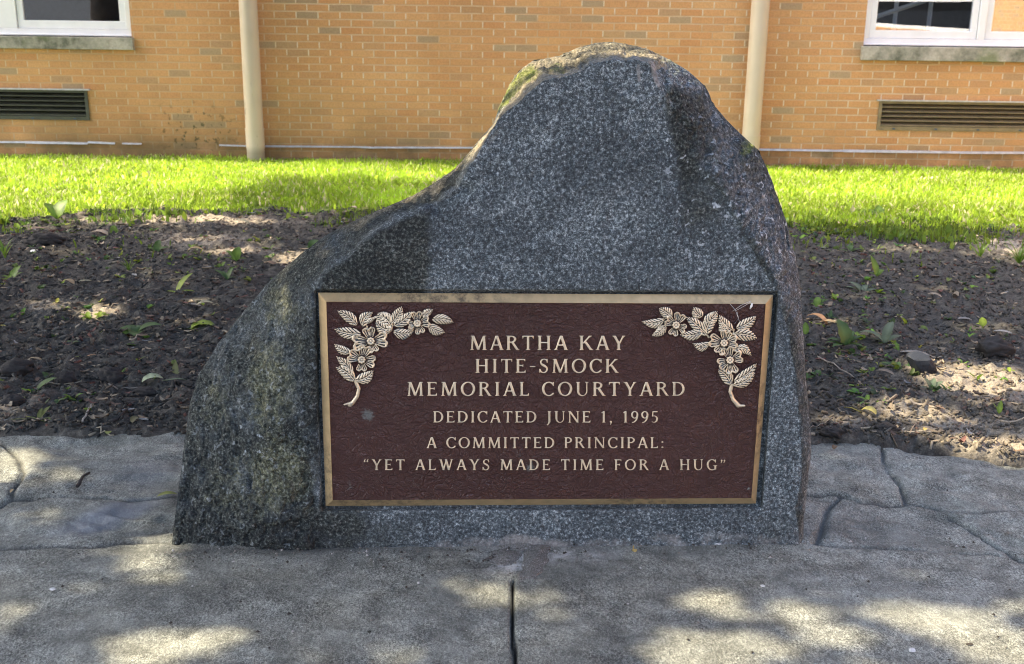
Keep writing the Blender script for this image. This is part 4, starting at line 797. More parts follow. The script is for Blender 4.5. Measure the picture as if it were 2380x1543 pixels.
spray(1580, 740, [(420, 300, 122, 325, 120, -.55), (440, 375, 255, 512, 110, -.3), (515, 275, 345, 155, 140, .1), (905, 270, 790, 140, 140, -.2), (925, 330, 1100, 190, 150, .3), (955, 490, 1085, 265, 150, -.4), (965, 510, 690, 265, 140, .15), (905, 470, 612, 495, 130, -.3), (1000, 600, 775, 605, 115, -.7), (1300, 440, 1122, 240, 140, -.35), (1340, 420, 1600, 258, 140, .2), (1310, 490, 1610, 545, 160, -.2), (1300, 700, 1540, 775, 120, -.8), (1310, 1100, 1605, 862, 130, .35), (1300, 1150, 1582, 985, 130, .35), (1275, 1140, 1105, 945, 155, .3), (1230, 450, 1145, 330, 130, -.3)],
      [(568, 375, [(440, 300), (630, 225), (690, 430), (520, 505)]), (1185, 605, [(1218, 450), (1350, 590), (1105, 740), (1000, 560)]), (1262, 825, [(1215, 660), (1415, 775), (1295, 995), (1110, 885)])],
      [[(1265, 1090, 14), (1282, 1150, 26), (1262, 1230, 26), (1300, 1330, 27), (1365, 1405, 32)], [(1360, 1410, 24), (1445, 1410, 18)], [(985, 530, 14), (930, 440, 12)], [(1300, 500, 12), (1310, 430, 14)]], 'bronze flower spray with three blossoms in the corner beneath the cobweb')

# ------------------------------------------------------------------ shade tree standing to the left, its crown over the path
def ell(u, v, ru, rv, t): c = G(u, v); return (c[0], c[1], abs(G(u+ru, v)[0]-c[0]), abs(G(u, v-rv)[1]-G(u, v+rv)[1])/2, t)
PATCH = [ell(*a) for a in [(355, 1275, 50, 42, .85), (355, 1325, 62, 20, .7), (200, 1290, 34, 18, .3), (335, 1510, 80, 38, 1), (450, 1490, 90, 22, .75), (520, 1520, 60, 25, .45), (90, 1205, 50, 16, .3), (30, 1080, 70, 36, 1), (140, 1082, 40, 12, .45), (150, 1105, 55, 6, .6), (110, 1135, 40, 14, .4), (10, 1440, 20, 40, .35),
 (1125, 1362, 62, 16, .75), (1165, 1392, 70, 20, .85), (1268, 1368, 26, 22, .55), (1255, 1420, 60, 15, .3), (940, 1530, 60, 18, .4), (1660, 1395, 60, 22, .95), (1700, 1420, 40, 20, .7), (1620, 1525, 85, 50, 1), (1720, 1510, 70, 38, 1), (1860, 1420, 60, 22, .9), (1910, 1460, 60, 26, .9), (1960, 1480, 40, 22, .7), (1850, 1520, 60, 24, .4), (1560, 1490, 40, 20, .5),
 (2080, 1425, 75, 22, 1), (2190, 1440, 110, 32, 1), (2300, 1480, 90, 38, 1), (2370, 1530, 60, 40, 1), (2370, 1410, 50, 20, .7), (2150, 1455, 60, 18, .8), (2330, 1420, 60, 14, .5), (2250, 1530, 60, 14, .3), (2050, 1530, 60, 12, .25),
 (235, 730, 55, 13, .95), (120, 712, 70, 10, .75), (30, 960, 45, 28, .6), (115, 955, 40, 16, .35), (560, 1005, 70, 14, .5), (700, 605, 70, 12, .9), (540, 590, 60, 9, .8), (640, 570, 50, 10, .5), (470, 560, 60, 8, .6), (380, 540, 90, 9, .5), (520, 518, 120, 8, .9), (300, 515, 150, 8, .8), (100, 530, 120, 10, .7), (150, 590, 60, 7, .4), (455, 757, 40, 10, .8), (420, 665, 40, 10, .7), (470, 706, 30, 6, .8), (330, 765, 40, 8, .5), (370, 640, 60, 8, .35), (760, 500, 60, 8, .5), (60, 800, 40, 10, .3),
 (2290, 890, 150, 36, 1), (2200, 880, 70, 24, .9), (2130, 965, 110, 22, .85), (2330, 960, 60, 22, .6), (2320, 1050, 110, 26, .9), (2180, 1025, 60, 14, .6), (1950, 985, 60, 10, .5), (2110, 585, 70, 8, .8), (2330, 600, 70, 12, .7), (2280, 560, 40, 6, .5), (2180, 680, 40, 7, .6), (2300, 770, 70, 12, .6), (2000, 690, 60, 8, .4), (1950, 755, 50, 8, .6), (2060, 790, 80, 10, .5), (2380, 720, 50, 10, .4), (2210, 810, 40, 8, .5)]]
# the top and left shoulder of the boulder catch the sun: open the crown along those rays
cot = 1/math.tan(SUN_EL)
def shade_pt(p): k = p[2]/SD[2]; return (p[0]-SD[0]*k, p[1]-SD[1]*k)
for (u, v, dp, t) in [(1190, 205, .2, 1), (1160, 275, .2, 1), (1240, 170, .2, 1), (1300, 155, .18, .95), (1400, 125, .2, .6), (1480, 125, .2, .9), (1550, 145, .2, .7), (1125, 330, .2, .8), (1080, 390, .2, .6), (1015, 435, .2, .4), (1740, 345, .2, .8), (1790, 450, .16, .4), (690, 620, .2, .3), (1660, 250, .22, .4)]:
    p = onY(u, v, Y0+dp, KY); q = shade_pt(p); PATCH.append((q[0], q[1], .10, .13, t))
def light_map(x, y):
    L = np.full(np.shape(x), .012)
    edge = ylawn(x)-.02+.25*fbm(x*1.3, x*0, 3, 120)*(x < 0)
    L = np.maximum(L, sstep(-.06, .10, y-edge))
    a, b = G(590, 455), G(960, 455); cx = (a[0]+b[0])/2; top = G(760, 432)[1]; bot = G(760, 500)[1]
    sh = sstep(1.25, .8, np.abs(x-cx-.25)/((b[0]-a[0])/2+.25)+.4*fbm(x*3, y*3, 2, 66))*sstep(top+.45, top-.15, y+.25*fbm(x*2.5, y*2, 2, 68))
    L = L*(1-.99*sh*(y > bot-.5))
    for (u, v, ru, rv, tt) in ((2060, 515, 120, 16, .8), (2230, 530, 130, 14, .6), (1880, 515, 60, 14, .7), (1400, 440, 60, 12, .3), (2380, 470, 60, 10, .3)):
        c = G(u, v); ax = abs(G(u+ru, v)[0]-c[0]); ay = abs(G(u, v-rv)[1]-c[1]); L = L*(1-tt*np.exp(-((x-c[0])/ax)**4-((y-c[1])/ay)**4))
    for (cx, cy, ax, ay, t) in PATCH:
        d = np.sqrt(((x-cx)/(ax+.024))**2+((y-cy)/(ay+.022))**2)+.25*fbm(x*6, y*6, 2, 130); L = np.maximum(L, t*sstep(1.10, .90, d))
    return L
def build_tree():
    LAI = 4.2; x0, x1, y0, y1 = -5.2, 4.6, -1.6, 9.9; lw = .075; n = int((x1-x0)*(y1-y0)*LAI/(lw*lw*.55*.62))
    gx = rng.uniform(x0, x1, n); gy = rng.uniform(y0, y1, n); cx, cy = -.3, 4.0
    rr = np.sqrt(((gx-cx)/5.6)**2+((gy-cy)/6.6)**2)+.30*fbm(gx*.7, gy*.7, 3, 140); L = light_map(gx, gy)
    kp = np.clip(-np.log(np.maximum(L, .012))/LAI, 0, 1); k = (rng.random(n) < kp) & (rr < 1.0)
    gx, gy, rr = gx[k], gy[k], rr[k]; n = len(gx); z = 4.0+2.9*rng.random(n)*np.sqrt(np.maximum(.15, 1-rr**2)); kk = z/SD[2]
    P = np.stack([gx+SD[0]*kk, gy+SD[1]*kk, z], -1)
    nr = rng.normal(0, .55, (n, 3))+SD*1.0; nr /= np.linalg.norm(nr, axis=1)[:, None]; a = np.cross(nr, rng.normal(0, 1, (n, 3))); a /= np.linalg.norm(a, axis=1)[:, None]; b = np.cross(nr, a)
    s = lw*(.75+.5*rng.random(n))[:, None]; V = np.stack([P-a*s*.62, P-b*s*.40+nr*s*.06, P+a*s*.62, P+b*s*.40+nr*s*.06], 1).reshape(-1, 3)
    f = np.arange(n*4).reshape(n, 4); c = np.array([.05, .095, .018])*(.6+.8*rng.random(n)[:, None]); C = np.repeat(c, 4, 0)
    tx, ty = -6.1, 4.5; root = empty('shade_tree', (tx, ty, 0)); tag(root, 'broad leafy tree whose crown shades the path and boulder from the left', 'tree')
    mk('crown', V, f, LEAF, root, False, dict(col=C))
    m = MB(); m.tube([(tx, ty, -.1), (tx, ty, .25), (tx+.05, ty, 1.5), (tx+.1, ty-.05, 3.2), (tx+.2, ty-.1, 4.6)], [.36, .26, .21, .19, .15], 14)
    for j in range(9):
        an = j*2.4; r = 2.2+1.6*random.random(); e = (tx+.1+math.cos(an)*r, ty+math.sin(an)*r*.9, 5.6+1.6*random.random()); st = 3.0+.25*(j % 5)
        md = (tx+.1+math.cos(an+.2)*r*.45, ty+math.sin(an+.2)*r*.42, st+1.2); m.tube([(tx+.1, ty-.05, st), md, e], [.09, .055, .012], 8)
    m.build('trunk', BARK, root, True)
build_tree()

# ------------------------------------------------------------------ plants, leaves, twigs and stones on the bed and path
def ground_z(x, y): return float(max(soil_h(np.array(x), np.array(y)), -1)) if y > ybed(x)-.02 else .002
def strip_leaf(mb, col, base, az, L, w, el0, el1, c, fold=.25, jag=0.0, seed=0):
    r = random.Random(seed); N = 7; p = Vector(base); ca, sa = math.cos(az), math.sin(az); b = len(mb.v); side = Vector((-sa, ca, 0))
    for i in range(N+1):
        t = i/N; e = el0+(el1-el0)*t; ww = w*.5*(max(.0, math.sin(math.pi*(t**.8*.93+.05)))**.7)*(1+(jag*(1 if i % 2 else -1)))
        if i == N: ww = w*.03
        nn = Vector((-ca*math.sin(e), -sa*math.sin(e), math.cos(e))); tw = side
        mb.v += [tuple(p-tw*ww+nn*ww*fold), tuple(p), tuple(p+tw*ww+nn*ww*fold)]; k = .8+.3*r.random(); col += [tuple(x*k for x in c), tuple(min(1, x*k*1.35+.01) for x in c), tuple(x*k*.92 for x in c)]
        p = p+Vector((ca*math.cos(e), sa*math.cos(e), math.sin(e)))*(L/N)
    for i in range(N):
        for k in range(2): mb.f.append((b+3*i+k, b+3*i+k+1, b+3*i+k+4, b+3*i+k+3))
def plant(name, label, u, v, leaves, c, cat='weed', group=None, mat=None, stem=0, jag=0.0, z=None):
    # leaves: (azimuth deg, length px, width ratio, start elevation deg, end elevation deg)
    g = G(u, v); zz = ground_z(g[0], g[1]) if z is None else z; g = G(u, v, zz); k = ppm(u, v); mb = MB(); col = []; base = (0, 0, -.004)
    if stem:
        mb.tube([(0, 0, -.01), (.004, 0, stem/k*.5), (.0, .003, stem/k)], [.0035, .003, .0025], 6); col += [tuple(x*.9 for x in c)]*len(mb.v); base = (0, 0, stem/k-.004)
    rw = random.Random(int(u*7+v)); wk = 1.0 if cat == 'grass tuft' else 1.35
    for i, (az, L, wr, e0, e1) in enumerate(leaves): L *= rw.uniform(.65, 1.05); strip_leaf(mb, col, base, rad(az+rw.uniform(-18, 18)), L/k, L/k*min(.85, wr*wk), rad(e0+rw.uniform(-8, 8)), rad(e1-rw.uniform(0, 35)), c, .25, jag+.03, i+int(u))
    o = mk(name, mb.v, mb.f, mat or LEAF, None, True, dict(col=np.array(col)[:, :3])); o.location = tuple(g); tag(o, label, cat, group); return o
LG = (.13, .22, .025); MG = (.07, .13, .028); YG = (.24, .32, .03); GG = (.13, .17, .10); DG = (.05, .09, .02)
WG = 'weeds sprouting in the soil bed'
P = lambda *a, **k: plant('weed_plant', *a, group=WG, **k)
P('flat green weed with four oval leaves near the lower left path edge', 80, 915, [(150, 45, .5, 25, -5), (185, 48, .5, 20, -10), (35, 62, .42, 50, 15), (10, 38, .6, 20, -10), (100, 34, .6, 40, 10)], MG)
P('round leaved weed flat on the dark soil left of the fallen yellow leaf', 320, 770, [(170, 50, .65, 20, 0), (230, 45, .8, 15, -15), (20, 62, .45, 40, 10), (120, 40, .7, 40, 10), (290, 40, .9, 15, -15)], MG)
P('bright yellow green weed with broad crinkled leaves, sunlit, close to the boulder', 445, 762, [(10, 60, .5, 35, -10), (40, 45, .6, 45, 0), (175, 52, .3, 10, 0), (330, 40, .6, 20, -20)], YG, jag=.06)
P('slender weed holding one upright yellow green leaf beside dry leaves', 412, 680, [(50, 58, .30, 65, 40), (20, 44, .22, 25, 5), (170, 30, .25, 20, 5)], YG)
P('small bright weed with two cupped leaves in the dry mulch', 265, 545, [(110, 42, .45, 70, 50), (60, 22, .5, 40, 20), (200, 20, .5, 30, 0)], LG)
P('large single leaf weed standing at the left lawn edge', 133, 507, [(60, 52, .5, 65, 35), (140, 48, .45, 60, 25), (20, 35, .4, 45, 10), (190, 32, .4, 35, 5)], LG)
P('leafy upright weed with a toothed leaf in the far left soil', 365, 585, [(80, 52, .42, 70, 50), (20, 40, .4, 40, 15), (150, 42, .35, 45, 10), (200, 30, .35, 35, 0)], MG, jag=.08)
P('weed with narrow arching leaves half way to the lawn left of the boulder', 548, 605, [(140, 46, .3, 60, 10), (70, 42, .42, 65, 45), (170, 40, .2, 35, 0), (20, 30, .3, 40, 10)], LG)
P('thin feathery weed sprig leaning over the dark mulch', 528, 648, [(60, 36, .35, 65, 45), (150, 44, .18, 40, 5), (120, 30, .2, 55, 20), (20, 24, .3, 30, 0)], MG)
P('ferny weed clump at the left picture edge', 28, 650, [(40, 46, .3, 60, 30), (80, 42, .35, 70, 40), (120, 44, .3, 60, 20), (160, 40, .3, 45, 10), (10, 44, .3, 30, 0), (200, 36, .4, 20, -5)], LG, jag=.12)
P('curled green leaf weed lying beside the ferny clump', 70, 660, [(10, 44, .4, 25, -5), (170, 36, .4, 20, -5)], YG)
P('small yellow weed seedling in a spot of sun', 232, 735, [(70, 24, .5, 50, 10), (150, 24, .5, 40, 0), (20, 26, .5, 40, 0), (260, 18, .5, 30, -5), (100, 20, .5, 60, 30)], YG)
P('low trailing weed with yellow straw stalks by the path corner', 90, 975, [(20, 60, .13, 25, 5), (150, 54, .10, 20, 0), (60, 50, .2, 50, 20), (100, 46, .22, 60, 30), (180, 70, .06, 10, 0), (340, 30, .2, 15, 0)], (.15, .17, .05))
P('two leaved seedling on the pale soil at the far lawn edge', 672, 512, [(100, 30, .5, 80, 60), (30, 22, .5, 40, 10), (180, 20, .5, 30, 0)], YG)
P('broad leaf weed peeping out beside the left shoulder of the boulder', 728, 580, [(30, 40, .6, 55, 30), (90, 38, .6, 65, 40), (150, 30, .5, 40, 10)], MG)
P('flat oval leaf weed by the shaded lawn above the left shoulder', 742, 522, [(20, 30, .6, 25, 5), (170, 24, .6, 25, 5)], MG)
P('pale feathery sprig standing in black soil near the boulder', 408, 872, [(100, 34, .3, 70, 50), (50, 24, .25, 50, 20), (150, 24, .25, 45, 20)], (.17, .18, .07))
P('tiny green sprout between two black clods', 165, 800, [(30, 22, .5, 50, 10), (150, 26, .5, 40, 5)], DG)
P('largest weed right of the boulder with tall upright leaves', 1965, 800, [(100, 62, .42, 75, 60), (60, 46, .36, 55, 20), (20, 58, .25, 30, 0), (150, 46, .34, 40, 5), (170, 60, .22, 25, 0), (350, 56, .3, 20, -5), (200, 50, .3, 20, -5), (80, 44, .3, 60, 30), (120, 50, .3, 55, 30)], MG, jag=.08)
P('weed with grey arching leaf above the slate rock', 2055, 795, [(60, 92, .22, 55, 10), (140, 66, .24, 45, 0), (20, 52, .3, 30, -5), (170, 46, .3, 30, 0)], GG)
P('silvery weed rosette in the middle of the right bed', 2005, 680, [(160, 52, .28, 35, 5), (20, 54, .3, 35, 5), (60, 44, .3, 50, 20), (120, 46, .28, 50, 15), (340, 40, .3, 20, 0), (200, 40, .3, 20, 0), (90, 34, .3, 60, 30)], GG)
P('tall single green leaf weed behind the silvery rosette', 2038, 640, [(115, 62, .28, 75, 60), (40, 26, .5, 50, 20), (150, 24, .4, 40, 10)], LG)
P('small green weed close to the right flank of the boulder', 1898, 712, [(70, 36, .4, 60, 30), (20, 26, .4, 40, 10), (150, 26, .4, 40, 10)], LG)
P('green leaf pressed against the boulder beside the plaque corner', 1872, 775, [(100, 34, .4, 75, 60), (60, 24, .4, 50, 30)], LG)
P('little weed at the foot of the boulder flank below the others', 1878, 880, [(80, 26, .4, 65, 40), (30, 22, .4, 40, 10)], MG)
P('lime seedling on a thin stalk in the right bed', 2282, 770, [(80, 24, .6, 70, 40), (30, 16, .6, 40, 10), (150, 16, .6, 40, 10)], YG, stem=14)
P('small weed with fleshy leaves in front of the slate rock', 2165, 905, [(60, 48, .32, 55, 30), (30, 40, .3, 40, 10), (120, 36, .35, 60, 30), (170, 40, .3, 30, 0)], GG)
P('thin seedling with one upright leaf on the pale sunny soil', 2322, 958, [(75, 42, .3, 75, 60), (130, 34, .12, 60, 40)], LG)
P('low sprawling weed with three small leaves near the boulder foot', 2015, 930, [(150, 36, .3, 40, 5), (60, 28, .4, 50, 20), (330, 44, .12, 20, 0)], LG)
P('green blade weed tucked left of the slate rock', 2085, 860, [(20, 40, .3, 30, 5), (150, 46, .3, 40, 0), (80, 34, .35, 60, 20)], MG)
P('seedling pair at the right picture edge above the sunny soil', 2345, 862, [(70, 22, .5, 50, 20), (10, 22, .5, 25, 0), (170, 22, .4, 30, 0)], YG)
P('broad leaf clump at the lawn edge right of the boulder', 2042, 512, [(85, 60, .5, 70, 50), (50, 54, .5, 55, 25), (120, 50, .5, 60, 30), (20, 54, .45, 35, 5), (160, 54, .45, 35, 5), (200, 40, .5, 25, 0), (340, 40, .5, 25, 0)], LG)
P('thin sprig weed just below the broad leaf clump', 1975, 585, [(60, 34, .25, 60, 30), (120, 30, .25, 60, 30), (20, 36, .2, 35, 5), (160, 36, .2, 35, 5)], MG)
T = lambda label, u, v, n, L: plant('grass_tuft', label, u, v, [(random.uniform(0, 360), L*random.uniform(.6, 1.1), .08, random.uniform(60, 85), random.uniform(20, 60)) for _ in range(n)], LG, 'grass tuft', 'grass tufts in the soil bed')
T('grass tuft standing alone in the far right soil', 2278, 600, 16, 60); T('larger grass tuft at the right picture edge', 2368, 615, 22, 78); T('wispy grass tuft at the left picture edge below the lawn', 12, 600, 14, 60); T('sparse grass tuft among mulch in the left bed', 300, 630, 12, 44)
T('ragged grass tuft beside the lawn edge near the right flank', 2090, 560, 16, 44); T('tiny grass tuft at the right foot of the boulder on the path', 1845, 1249, 8, 26); T('tiny grass tuft beside a twig under the plaque', 1755, 1252, 7, 22)

def seedlings():
    mb = MB(); col = []; r = random.Random(5); n = 0
    zones = [(1990, 548, 150, 16, 120), (2160, 532, 130, 14, 80), (1880, 540, 60, 18, 40), (2320, 545, 80, 14, 40), (100, 525, 160, 12, 60), (420, 503, 160, 8, 40), (760, 500, 120, 8, 30), (1985, 600, 110, 40, 34), (2020, 690, 120, 60, 30), (1990, 800, 110, 60, 46), (2060, 860, 90, 40, 20), (2220, 560, 160, 30, 26), (2300, 640, 90, 40, 16), (2250, 780, 120, 60, 14), (1960, 940, 80, 40, 14), (1910, 700, 30, 120, 14), (330, 590, 170, 40, 44), (80, 620, 110, 50, 34), (520, 620, 120, 40, 24), (150, 540, 150, 22, 30), (240, 730, 200, 60, 18), (600, 560, 110, 30, 16), (130, 930, 130, 40, 12), (400, 850, 150, 60, 8), (2200, 920, 150, 60, 10)]
    for (u, v, ru, rv, m) in zones:
        for _ in range(m):
            g = G(u+r.gauss(0, .6)*ru, v+r.gauss(0, .6)*rv); x, y = g[0], g[1]
            if y < ybed(x)+.05 or (abs(x) < 1.0 and y < 3.9): continue
            b0 = (x, y, float(soil_h(np.array(x), np.array(y)))-.003); L = r.uniform(.018, .055); wr = r.choice((.2, .35, .5, .6)); c = r.choice((MG, LG, LG, YG, DG)); c = tuple(q*r.uniform(.7, 1.1) for q in c)
            for k in range(r.randint(2, 5)): strip_leaf(mb, col, b0, r.random()*6.28, L*r.uniform(.5, 1.1), L*wr, rad(r.uniform(15, 70)), rad(r.uniform(-30, 30)), c, .25, .04, r.randint(0, 999))
    tag(mk('seedlings', mb.v, mb.f, LEAF, None, True, dict(col=np.array(col)[:, :3])), 'tiny weed seedlings speckling the soil bed', 'seedlings', kind='stuff')
seedlings()
FG = 'fallen leaves lying about'
def fallen(label, u, v, L, wr, az, c, curl=25, stem=0, z=None):
    g = G(u, v); zz = (ground_z(g[0], g[1])+.006 if z is None else z); g = G(u, v, zz); k = ppm(u, v); mb = MB(); col = []; Lm = L/k
    strip_leaf(mb, col, (-Lm/2*math.cos(rad(az)), -Lm/2*math.sin(rad(az)), .004), rad(az), Lm, Lm*wr, rad(curl), rad(-curl), c, .3, .05, int(u))
    if stem:
        b = len(mb.v); e = Vector((Lm/2*math.cos(rad(az)), Lm/2*math.sin(rad(az)), .004)); d = Vector((math.cos(rad(az-15)), math.sin(rad(az-15)), 0)); mb.tube([tuple(e*.8), tuple(e+d*stem/k*.5+Vector((0, 0, .006))), tuple(e+d*stem/k)], [.0022, .002, .0015], 6); col += [tuple(x*.8 for x in c)]*(len(mb.v)-b)
    o = mk('fallen_leaf', mb.v, mb.f, LEAF, None, True, dict(col=np.array(col)[:, :3])); o.location = tuple(g); return tag(o, label, 'leaf', FG)
TAN = (.36, .27, .15); PALE = (.50, .46, .30); YEL = (.55, .48, .14); BRN = (.20, .12, .06); OLV = (.22, .24, .06)
for a in [('large pale green fallen leaf with a long stalk on black soil', 357, 888, 50, .7, 20, (.40, .46, .28), 35, 55), ('yellow green fallen leaf on the path touching the boulder', 390, 1155, 46, .38, 12, OLV, 22, 0, .012), ('pale yellow fallen leaf curled in the sun beside dark litter', 478, 710, 40, .4, 8, PALE, 30, 10),
          ('long grey tan fallen leaf left of the pale yellow one', 445, 712, 44, .35, 175, (.28, .24, .18), 12), ('tan fallen leaf curled up near the ferny clump', 158, 660, 34, .45, 160, TAN, 40), ('narrow pale fallen leaf right of the curled tan one', 198, 655, 30, .25, 5, PALE, 10),
          ('narrow straw coloured fallen leaf above the two clods', 82, 838, 36, .3, 165, TAN, 20), ('yellow crumpled fallen leaf in front of the right bed', 2016, 962, 38, .75, 150, YEL, 45, 40), ('long curled brown fallen leaf leaning by the boulder flank', 1895, 748, 62, .3, 130, (.34, .2, .11), 45), ('yellow tan fallen leaf beside the largest weed', 1925, 755, 44, .4, 165, TAN, 30),
          ('brown fallen leaf scrap at the path edge right of the boulder', 1940, 1043, 20, .6, 60, BRN, 40), ('pale fallen leaf in the far soil below the lawn edge', 560, 520, 40, .45, 170, PALE, 30), ('pinkish tan fallen leaf flat in the far left mulch', 90, 535, 46, .4, 10, (.34, .24, .17), 12), ('cream fallen leaf just under the left lawn edge', 230, 545, 44, .5, 165, (.42, .34, .25), 25),
          ('greenish fallen leaf under the shady lawn patch', 850, 490, 34, .5, 20, OLV, 20), ('tan fallen leaf folded near the thin feathery sprig', 455, 585, 38, .45, 5, TAN, 35), ('brown fallen leaf beside the boulder on the left slope of mulch', 625, 618, 34, .5, 160, (.28, .19, .11), 40), ('yellow speck of fallen leaf at the left edge of the bed', 6, 762, 18, .7, 20, YEL, 30),
          ('orange tan fallen leaf in the left foreground litter', 215, 830, 26, .4, 15, (.36, .2, .1), 20), ('half round green fallen leaf on bare black soil', 252, 1008, 16, .9, 100, OLV, 15), ('small dark olive fallen leaf standing on edge by the path', 318, 980, 28, .7, 60, (.12, .11, .05), 55), ('cream fallen leaf lying in the middle of the right bed', 2170, 690, 34, .4, 150, (.42, .34, .24), 30),
          ('silvery flat fallen leaf among mulch on the right', 2240, 745, 36, .45, 175, (.33, .31, .27), 15), ('pale fallen leaf sliver close to the right picture edge', 2330, 775, 40, .35, 160, (.45, .42, .36), 15), ('long grey fallen leaf between the weeds above the rock', 2125, 825, 66, .28, 165, (.30, .27, .22), 12), ('tan fallen leaf under the slate rock', 2055, 870, 44, .4, 150, (.28, .22, .15), 25),
          ('yellow fallen scrap on sandy soil near the front right', 2150, 1000, 16, .6, 60, (.5, .38, .12), 30), ('tiny tan fallen leaf standing in the path joint at far left', 30, 1144, 16, .5, 80, TAN, 50, 0, .008), ('little yellow fan shaped fallen leaf with stalk in front of the plaque', 1474, 1283, 14, .9, 100, (.55, .4, .14), 20, 16, .008)]: fallen(*a)

def twig(label, u0, v0, u1, v1, r=.003, c=(.30, .25, .19), path=False):
    a, b = G(u0, v0), G(u1, v1); n = 6; pts = []; o0 = (a+b)/2
    for i in range(n+1):
        t = i/n; p = a*(1-t)+b*t; p[:2] += rng.normal(0, .004, 2); p[2] = (.006 if path else max(ground_z(*p[:2]), ground_z(*o0[:2])-.01)+.008)+.004*random.random(); pts.append(tuple(p))
    z0 = pts[n//2][2]; mb = MB(); mb.tube([(p[0]-o0[0], p[1]-o0[1], p[2]-z0) for p in pts], [r*(1-.4*i/n) for i in range(n+1)], 7)
    o = mk('twig', mb.v, mb.f, DULL, None, True, dict(col=np.tile(np.array(c), (len(mb.v), 1)))); o.location = (o0[0], o0[1], z0); tag(o, label, 'twig', 'twigs and stalks on the ground')
twig('long pale twig lying along the front of the right bed', 2000, 1012, 2165, 1018, .0045, (.42, .36, .27)); twig('thin twig slanting beside the boulder flank', 1892, 838, 1985, 892, .0035, (.26, .23, .19)); twig('straw twig at the right picture edge near the path', 2320, 1012, 2420, 1014, .004, (.36, .30, .22))
twig('curved thin twig standing out of the sandy soil', 2105, 1030, 2128, 995, .003, (.28, .22, .16)); twig('fine twig by the curled yellow leaf', 1880, 1012, 1930, 1000, .002); twig('dark short stick lying on the path left of the boulder', 180, 1135, 202, 1104, .006, (.035, .032, .03), True)
twig('grey twig crossing the black soil near the pale green leaf', 255, 912, 330, 908, .003, (.25, .22, .18)); twig('pale twig stub in the left foreground litter', 300, 800, 345, 788, .004, (.32, .27, .2)); twig('long straw stalk over the clods on the left', 105, 905, 190, 898, .003, (.3, .27, .2)); twig('upright splinter pair near the left path edge', 195, 1000, 215, 965, .004, (.34, .31, .26))
twig('crooked straw twig just above the left path edge', 225, 1012, 265, 1020, .0035, (.36, .31, .22)); twig('dark broken stick beside the boulder foot on the left', 262, 1000, 300, 975, .006, (.05, .045, .04)); twig('thin curved root on the path beneath the plaque', 1118, 1312, 1160, 1296, .002, (.07, .065, .06), True); twig('hair thin straw on the path at the right foot of the boulder', 1640, 1262, 1668, 1250, .0015, (.35, .3, .22), True)
twig('brown stick at the far right end of the path edge', 2350, 1062, 2410, 1068, .006, (.2, .13, .08))

def lump(name, label, cat, u, v, size, sx, sy, sz, c, mat, seed, sub=3, facet=0, group=None, rot=0.0, sharp=0.0):
    g = G(u, v); zz = ground_z(g[0], g[1]); g = G(u, v, zz); k = ppm(u, v); R = size/k/2; bm = bmesh.new(); bmesh.ops.create_icosphere(bm, subdivisions=sub, radius=1); r = random.Random(seed)
    pl_ = [(Vector((r.gauss(0, 1), r.gauss(0, 1), r.gauss(0, .8))).normalized(), .55+.3*r.random()) for _ in range(facet)]
    for vv in bm.verts:
        p = vv.co.copy()
        for nn, d in pl_:
            q = p.dot(nn)
            if q > d: p -= nn*(q-d)
        nz = float(fbm(np.array(p.x*1.9+seed+p.z*.7), np.array(p.y*1.9+p.z*1.5), 5, seed)); p *= 1+(.95 if not facet else .12)*nz+(.22*float(fbm(np.array(p.x*9+seed), np.array(p.y*9+p.z*8), 2, seed)) if not facet else 0)
        p = Vector((p.x*sx*R, p.y*sy*R, p.z*sz*R)); p.x += sharp*p.z; ca, sa = math.cos(rot), math.sin(rot); vv.co = Vector((p.x*ca-p.y*sa, p.x*sa+p.y*ca, p.z+R*sz*.55))
    me = bpy.data.meshes.new(name); bm.to_mesh(me); bm.free(); me.materials.append(mat); me.attributes.new('col', 'FLOAT_COLOR', 'POINT').data.foreach_set('color', np.tile(np.array([*c, 1], np.float32), len(me.vertices)))
    if not facet: me.polygons.foreach_set('use_smooth', np.ones(len(me.polygons), bool))
    o = bpy.data.objects.new(name, me); COL.objects.link(o); o.location = tuple(g); tag(o, label, cat, group)
lump('slate_rock', 'pointed dark blue grey slate rock in the right bed', 'rock', 2140, 868, 84, .85, .75, .95, (.026, .030, .038), ROCK, 5, 3, 9, None, .5, -.55)
CG = 'clods of black soil in the bed'; SB = (.036, .033, .03)
for a in [('big rough soil clod at the right picture edge', 2315, 822, 84, 1, .8, .55, 11), ('dark soil clod in the left foreground beside the leaf', 262, 885, 58, 1, .8, .7, 12), ('round soil clod behind the flat green weed', 152, 890, 48, 1, .9, .75, 13), ('soil clod at the left edge near the straw weed', 32, 940, 46, 1, .9, .6, 14), ('flat soil clod on the left beside the tan leaf', 40, 865, 70, 1, .8, .5, 15), ('small soil clod left of the boulder foot', 500, 905, 44, 1, .9, .6, 16), ('soil clod in the far left mulch', 108, 565, 60, 1.3, .7, .45, 17), ('soil clod lodged against the left boulder slope', 340, 915, 40, 1.2, .8, .5, 18), ('little soil clod at the right path edge', 1935, 1010, 44, 1.2, .8, .5, 19), ('crumbly soil clod left of the sunny soil', 2060, 1000, 50, 1.2, .8, .45, 20)]:
    lump('soil_clod', a[0], 'soil clod', a[1], a[2], a[3], a[4], a[5], a[6], SB, DULL, a[7], 4, 0, CG)
WHT = (.62, .62, .60)
